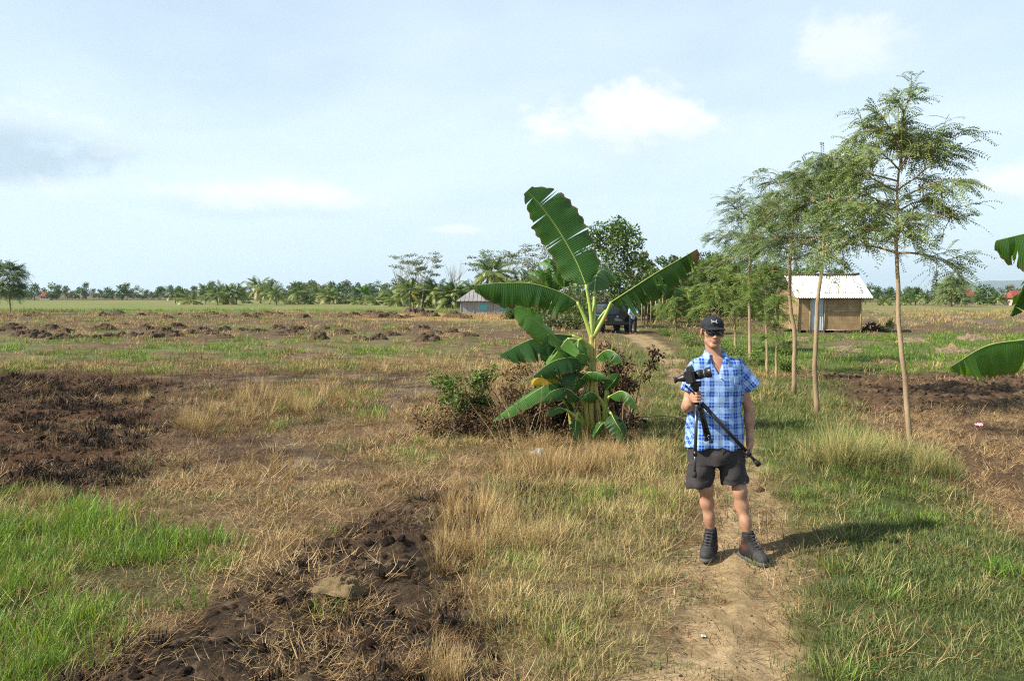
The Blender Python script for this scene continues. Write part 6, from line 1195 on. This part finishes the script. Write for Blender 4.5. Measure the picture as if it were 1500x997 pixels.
    leg(q(1020.5, 594, -.02), q(1017.5, 699, -.05), .0125, .66, False); leg(q(1025, 595), q(1035, 645, .02), .0135, .80, True); leg(q(1027, 595, -.01), q(1042, 648, .0), .0120, .80, True); leg(q(1028, 590, -.01), q(1112, 681, -.02), .0150, .80, True)
    hd = MB().tube([q(1019.5, 572), q(1018.5, 565)], [.022, .030], 14).obj('pan_head', BLACKP, tr, True); MB().tube([q(1012, 563, -.02), q(1026, 562, -.02)], [.022, .022], 12).obj('head_clamp', BLACKP, hd, True); h_ = MB().tube([q(1016, 575, -.03), q(1005, 566, -.05), ], [.005, .006], 8).obj('pan_handle', BLACKR, hd, True); MB().tube([q(1006, 566.5, -.05), q(1003.5, 564.5, -.055)], .009, 8).obj('handle_grip', BLACKR, hd, True)
    MB().box(q(1018.5, 560), (.075, .06, .014)).obj('quick_release_plate', BLACKP, hd)
    relparts(tr)
    ca = empty('camera', Vector(q(1016, 558)), 'black camera with a hooded lens mounted on the held tripod', 'camera'); A = q(988, 556.5, .02); Bq = q(1042, 544.5, -.05); ax_ = unit(Bq - A); Lc = np.linalg.norm(Bq - A); zax = unit(np.array([0, 0, 1.0]) - ax_ * ax_[2]); yax = np.cross(zax, ax_); M = Matrix((ax_, yax, zax)).transposed(); P_ = lambda f, y=0.0, z=0.0: A + ax_ * Lc * f + yax * y + zax * z
    bo = MB().box(P_(.44, 0, .0), (.066, .125, .094), M=M).obj('camera_body', BLACKP, ca); bevel(bo, .010, 3); pr = MB().box(P_(.47, 0, .058), (.060, .055, .038), M=M, taper=.75).obj('prism_hump', BLACKP, bo); bevel(pr, .006)
    MB().box(P_(.40, -.066, .004), (.05, .022, .085), M=M).obj('hand_grip', BLACKR, bo); MB().tube([P_(.42, .045, .047), P_(.42, .045, .060)], .013, 14).obj('mode_dial', BLACKP, bo, True); MB().tube([P_(.47, -.048, .047), P_(.47, -.048, .056)], .008, 12).obj('shutter_button', BLACKP, bo, True)
    ln = MB().tube([P_(.54), P_(.60), P_(.601), P_(.74), P_(.741), P_(.86), P_(.861), P_(.99), P_(1.0)], [.030, .030, .033, .033, .031, .032, .037, .040, .040], 24).obj('lens', BLACKP, ca, True); MB().tube([P_(.65), P_(.73)], .0350, 24).obj('zoom_ring', BLACKR, ln, True); MB().tube([P_(1.0), P_(1.004)], [.036, .036], 20).obj('front_glass', GLASS, ln, True); MB().tube([P_(.80), P_(.812)], .0335, 24).obj('silver_ring', pmat('grey ring', (.25, .25, .26), .4), ln, True)
    lo = MB().tube([P_(.34), P_(.24), P_(.15), P_(.10), P_(.06), P_(.0)], [.034, .029, .020, .016, .020, .024], 20).obj('viewfinder_loupe', BLACKP, ca, True); MB().tube([P_(.07), P_(-.01)], [.019, .026], 18).obj('eyecup', BLACKR, lo, True)
    relparts(ca)
photographer()

def helper_person():
    Y = gp(927, 489)[1] - .25; b = np.array([at(927, 489, Y)[0], Y, 0]); b[2] = gz(b[0], Y); root = empty('person', Vector(b), 'person in light blue shirt bending beside the parked vehicle', 'person')
    skin = attrmat('tanned skin', 'tone', .6, .3, .1, 20); c1 = lambda c: (lambda V: {'tone': colattr(np.tile(np.array(c), (len(V), 1)))})
    hip = np.array([0, 0, .88]); sh = np.array([-.02, -.12, 1.28]); B = Vol((-.45, -.75, -.02), (.45, .45, 1.65), .014)
    for sx in (-1, 1): B.cone(hip + [sx * .09, 0, 0], (sx * .11, -.02, .48), .08, .055, .03).cone((sx * .11, -.02, .48), (sx * .12, .03, .07), .055, .04, .03).cone((sx * .12, .04, .04), (sx * .13, -.14, .03), .04, .034, .02).cone(sh + [sx * .17, 0, -.02], sh + [sx * .22, -.10, -.28], .045, .038, .03).cone(sh + [sx * .22, -.10, -.28], sh + [sx * .12, -.34, -.36], .036, .026, .02).ell(sh + [sx * .11, -.38, -.37], (.03, .045, .025), .02)
    B.cone(hip, sh, .12, .13, .05).cone(sh, sh + [-.03, -.09, .12], .06, .055, .03).ell(sh + [-.04, -.14, .19], (.075, .095, .10), .02).cone(sh + [-.04, -.23, .18], sh + [-.04, -.245, .16], .012, .014, .01)
    B.obj('body', skin, root, c1((.20, .11, .065)))
    S = Vol((-.45, -.6, .7), (.45, .35, 1.5), .014); S.cone(hip + [0, 0, .0], sh, .165, .165, .05, 1.1); 
    for sx in (-1, 1): S.cone(sh + [sx * .14, 0, -.02], sh + [sx * .21, -.07, -.20], .075, .068, .05)
    S.fold(lambda X, Y, Z: .006 * vnoise3(X, Y, Z, 22, 4)); S.obj('shirt', pmat('light blue cotton', (.30, .50, .66), .85, .15, .15, 8), root)
    T = Vol((-.4, -.4, .05), (.4, .4, 1.05), .014); T.ell(hip + [0, 0, .02], (.175, .135, .12), .05)
    for sx in (-1, 1): T.cone(hip + [sx * .09, 0, 0], (sx * .11, -.02, .48), .105, .085, .03).cone((sx * .11, -.02, .48), (sx * .12, .03, .10), .085, .07, .03)
    T.obj('trousers', pmat('dark navy trousers', (.015, .018, .028), .9, .15, .2, 8), root)
    Hc = Vol(sh + [-.2, -.35, .05], sh + [.15, .05, .36], .012); Hc.ell(sh + [-.04, -.12, .215], (.082, .10, .092), .02).half(sh + [-.04, -.12, .19], (0, -.6, -1)); Hc.obj('hair', pmat('black hair', (.012, .010, .009), .7, .3, .3, 30), root)
helper_person()
# ------------------------------------------------------------------ humid air over the plain
def haze():
    m = bpy.data.materials.new('humid air'); m.use_nodes = True; t = NT(m.node_tree); t.n.clear(); v = t.add('ShaderNodeVolumePrincipled'); v.inputs['Color'].default_value = (.72, .88, 1.0, 1); v.inputs['Density'].default_value = 1.2e-4; v.inputs['Anisotropy'].default_value = .15
    o = t.add('ShaderNodeOutputMaterial'); t.l.new(v.outputs[0], o.inputs['Volume'])
    b = MB().box((0, 4500, 124), (26000, 12000, 250)).obj('haze', m); tag(b, 'thin pale blue haze lying over the plain', 'haze', kind='stuff')
haze()
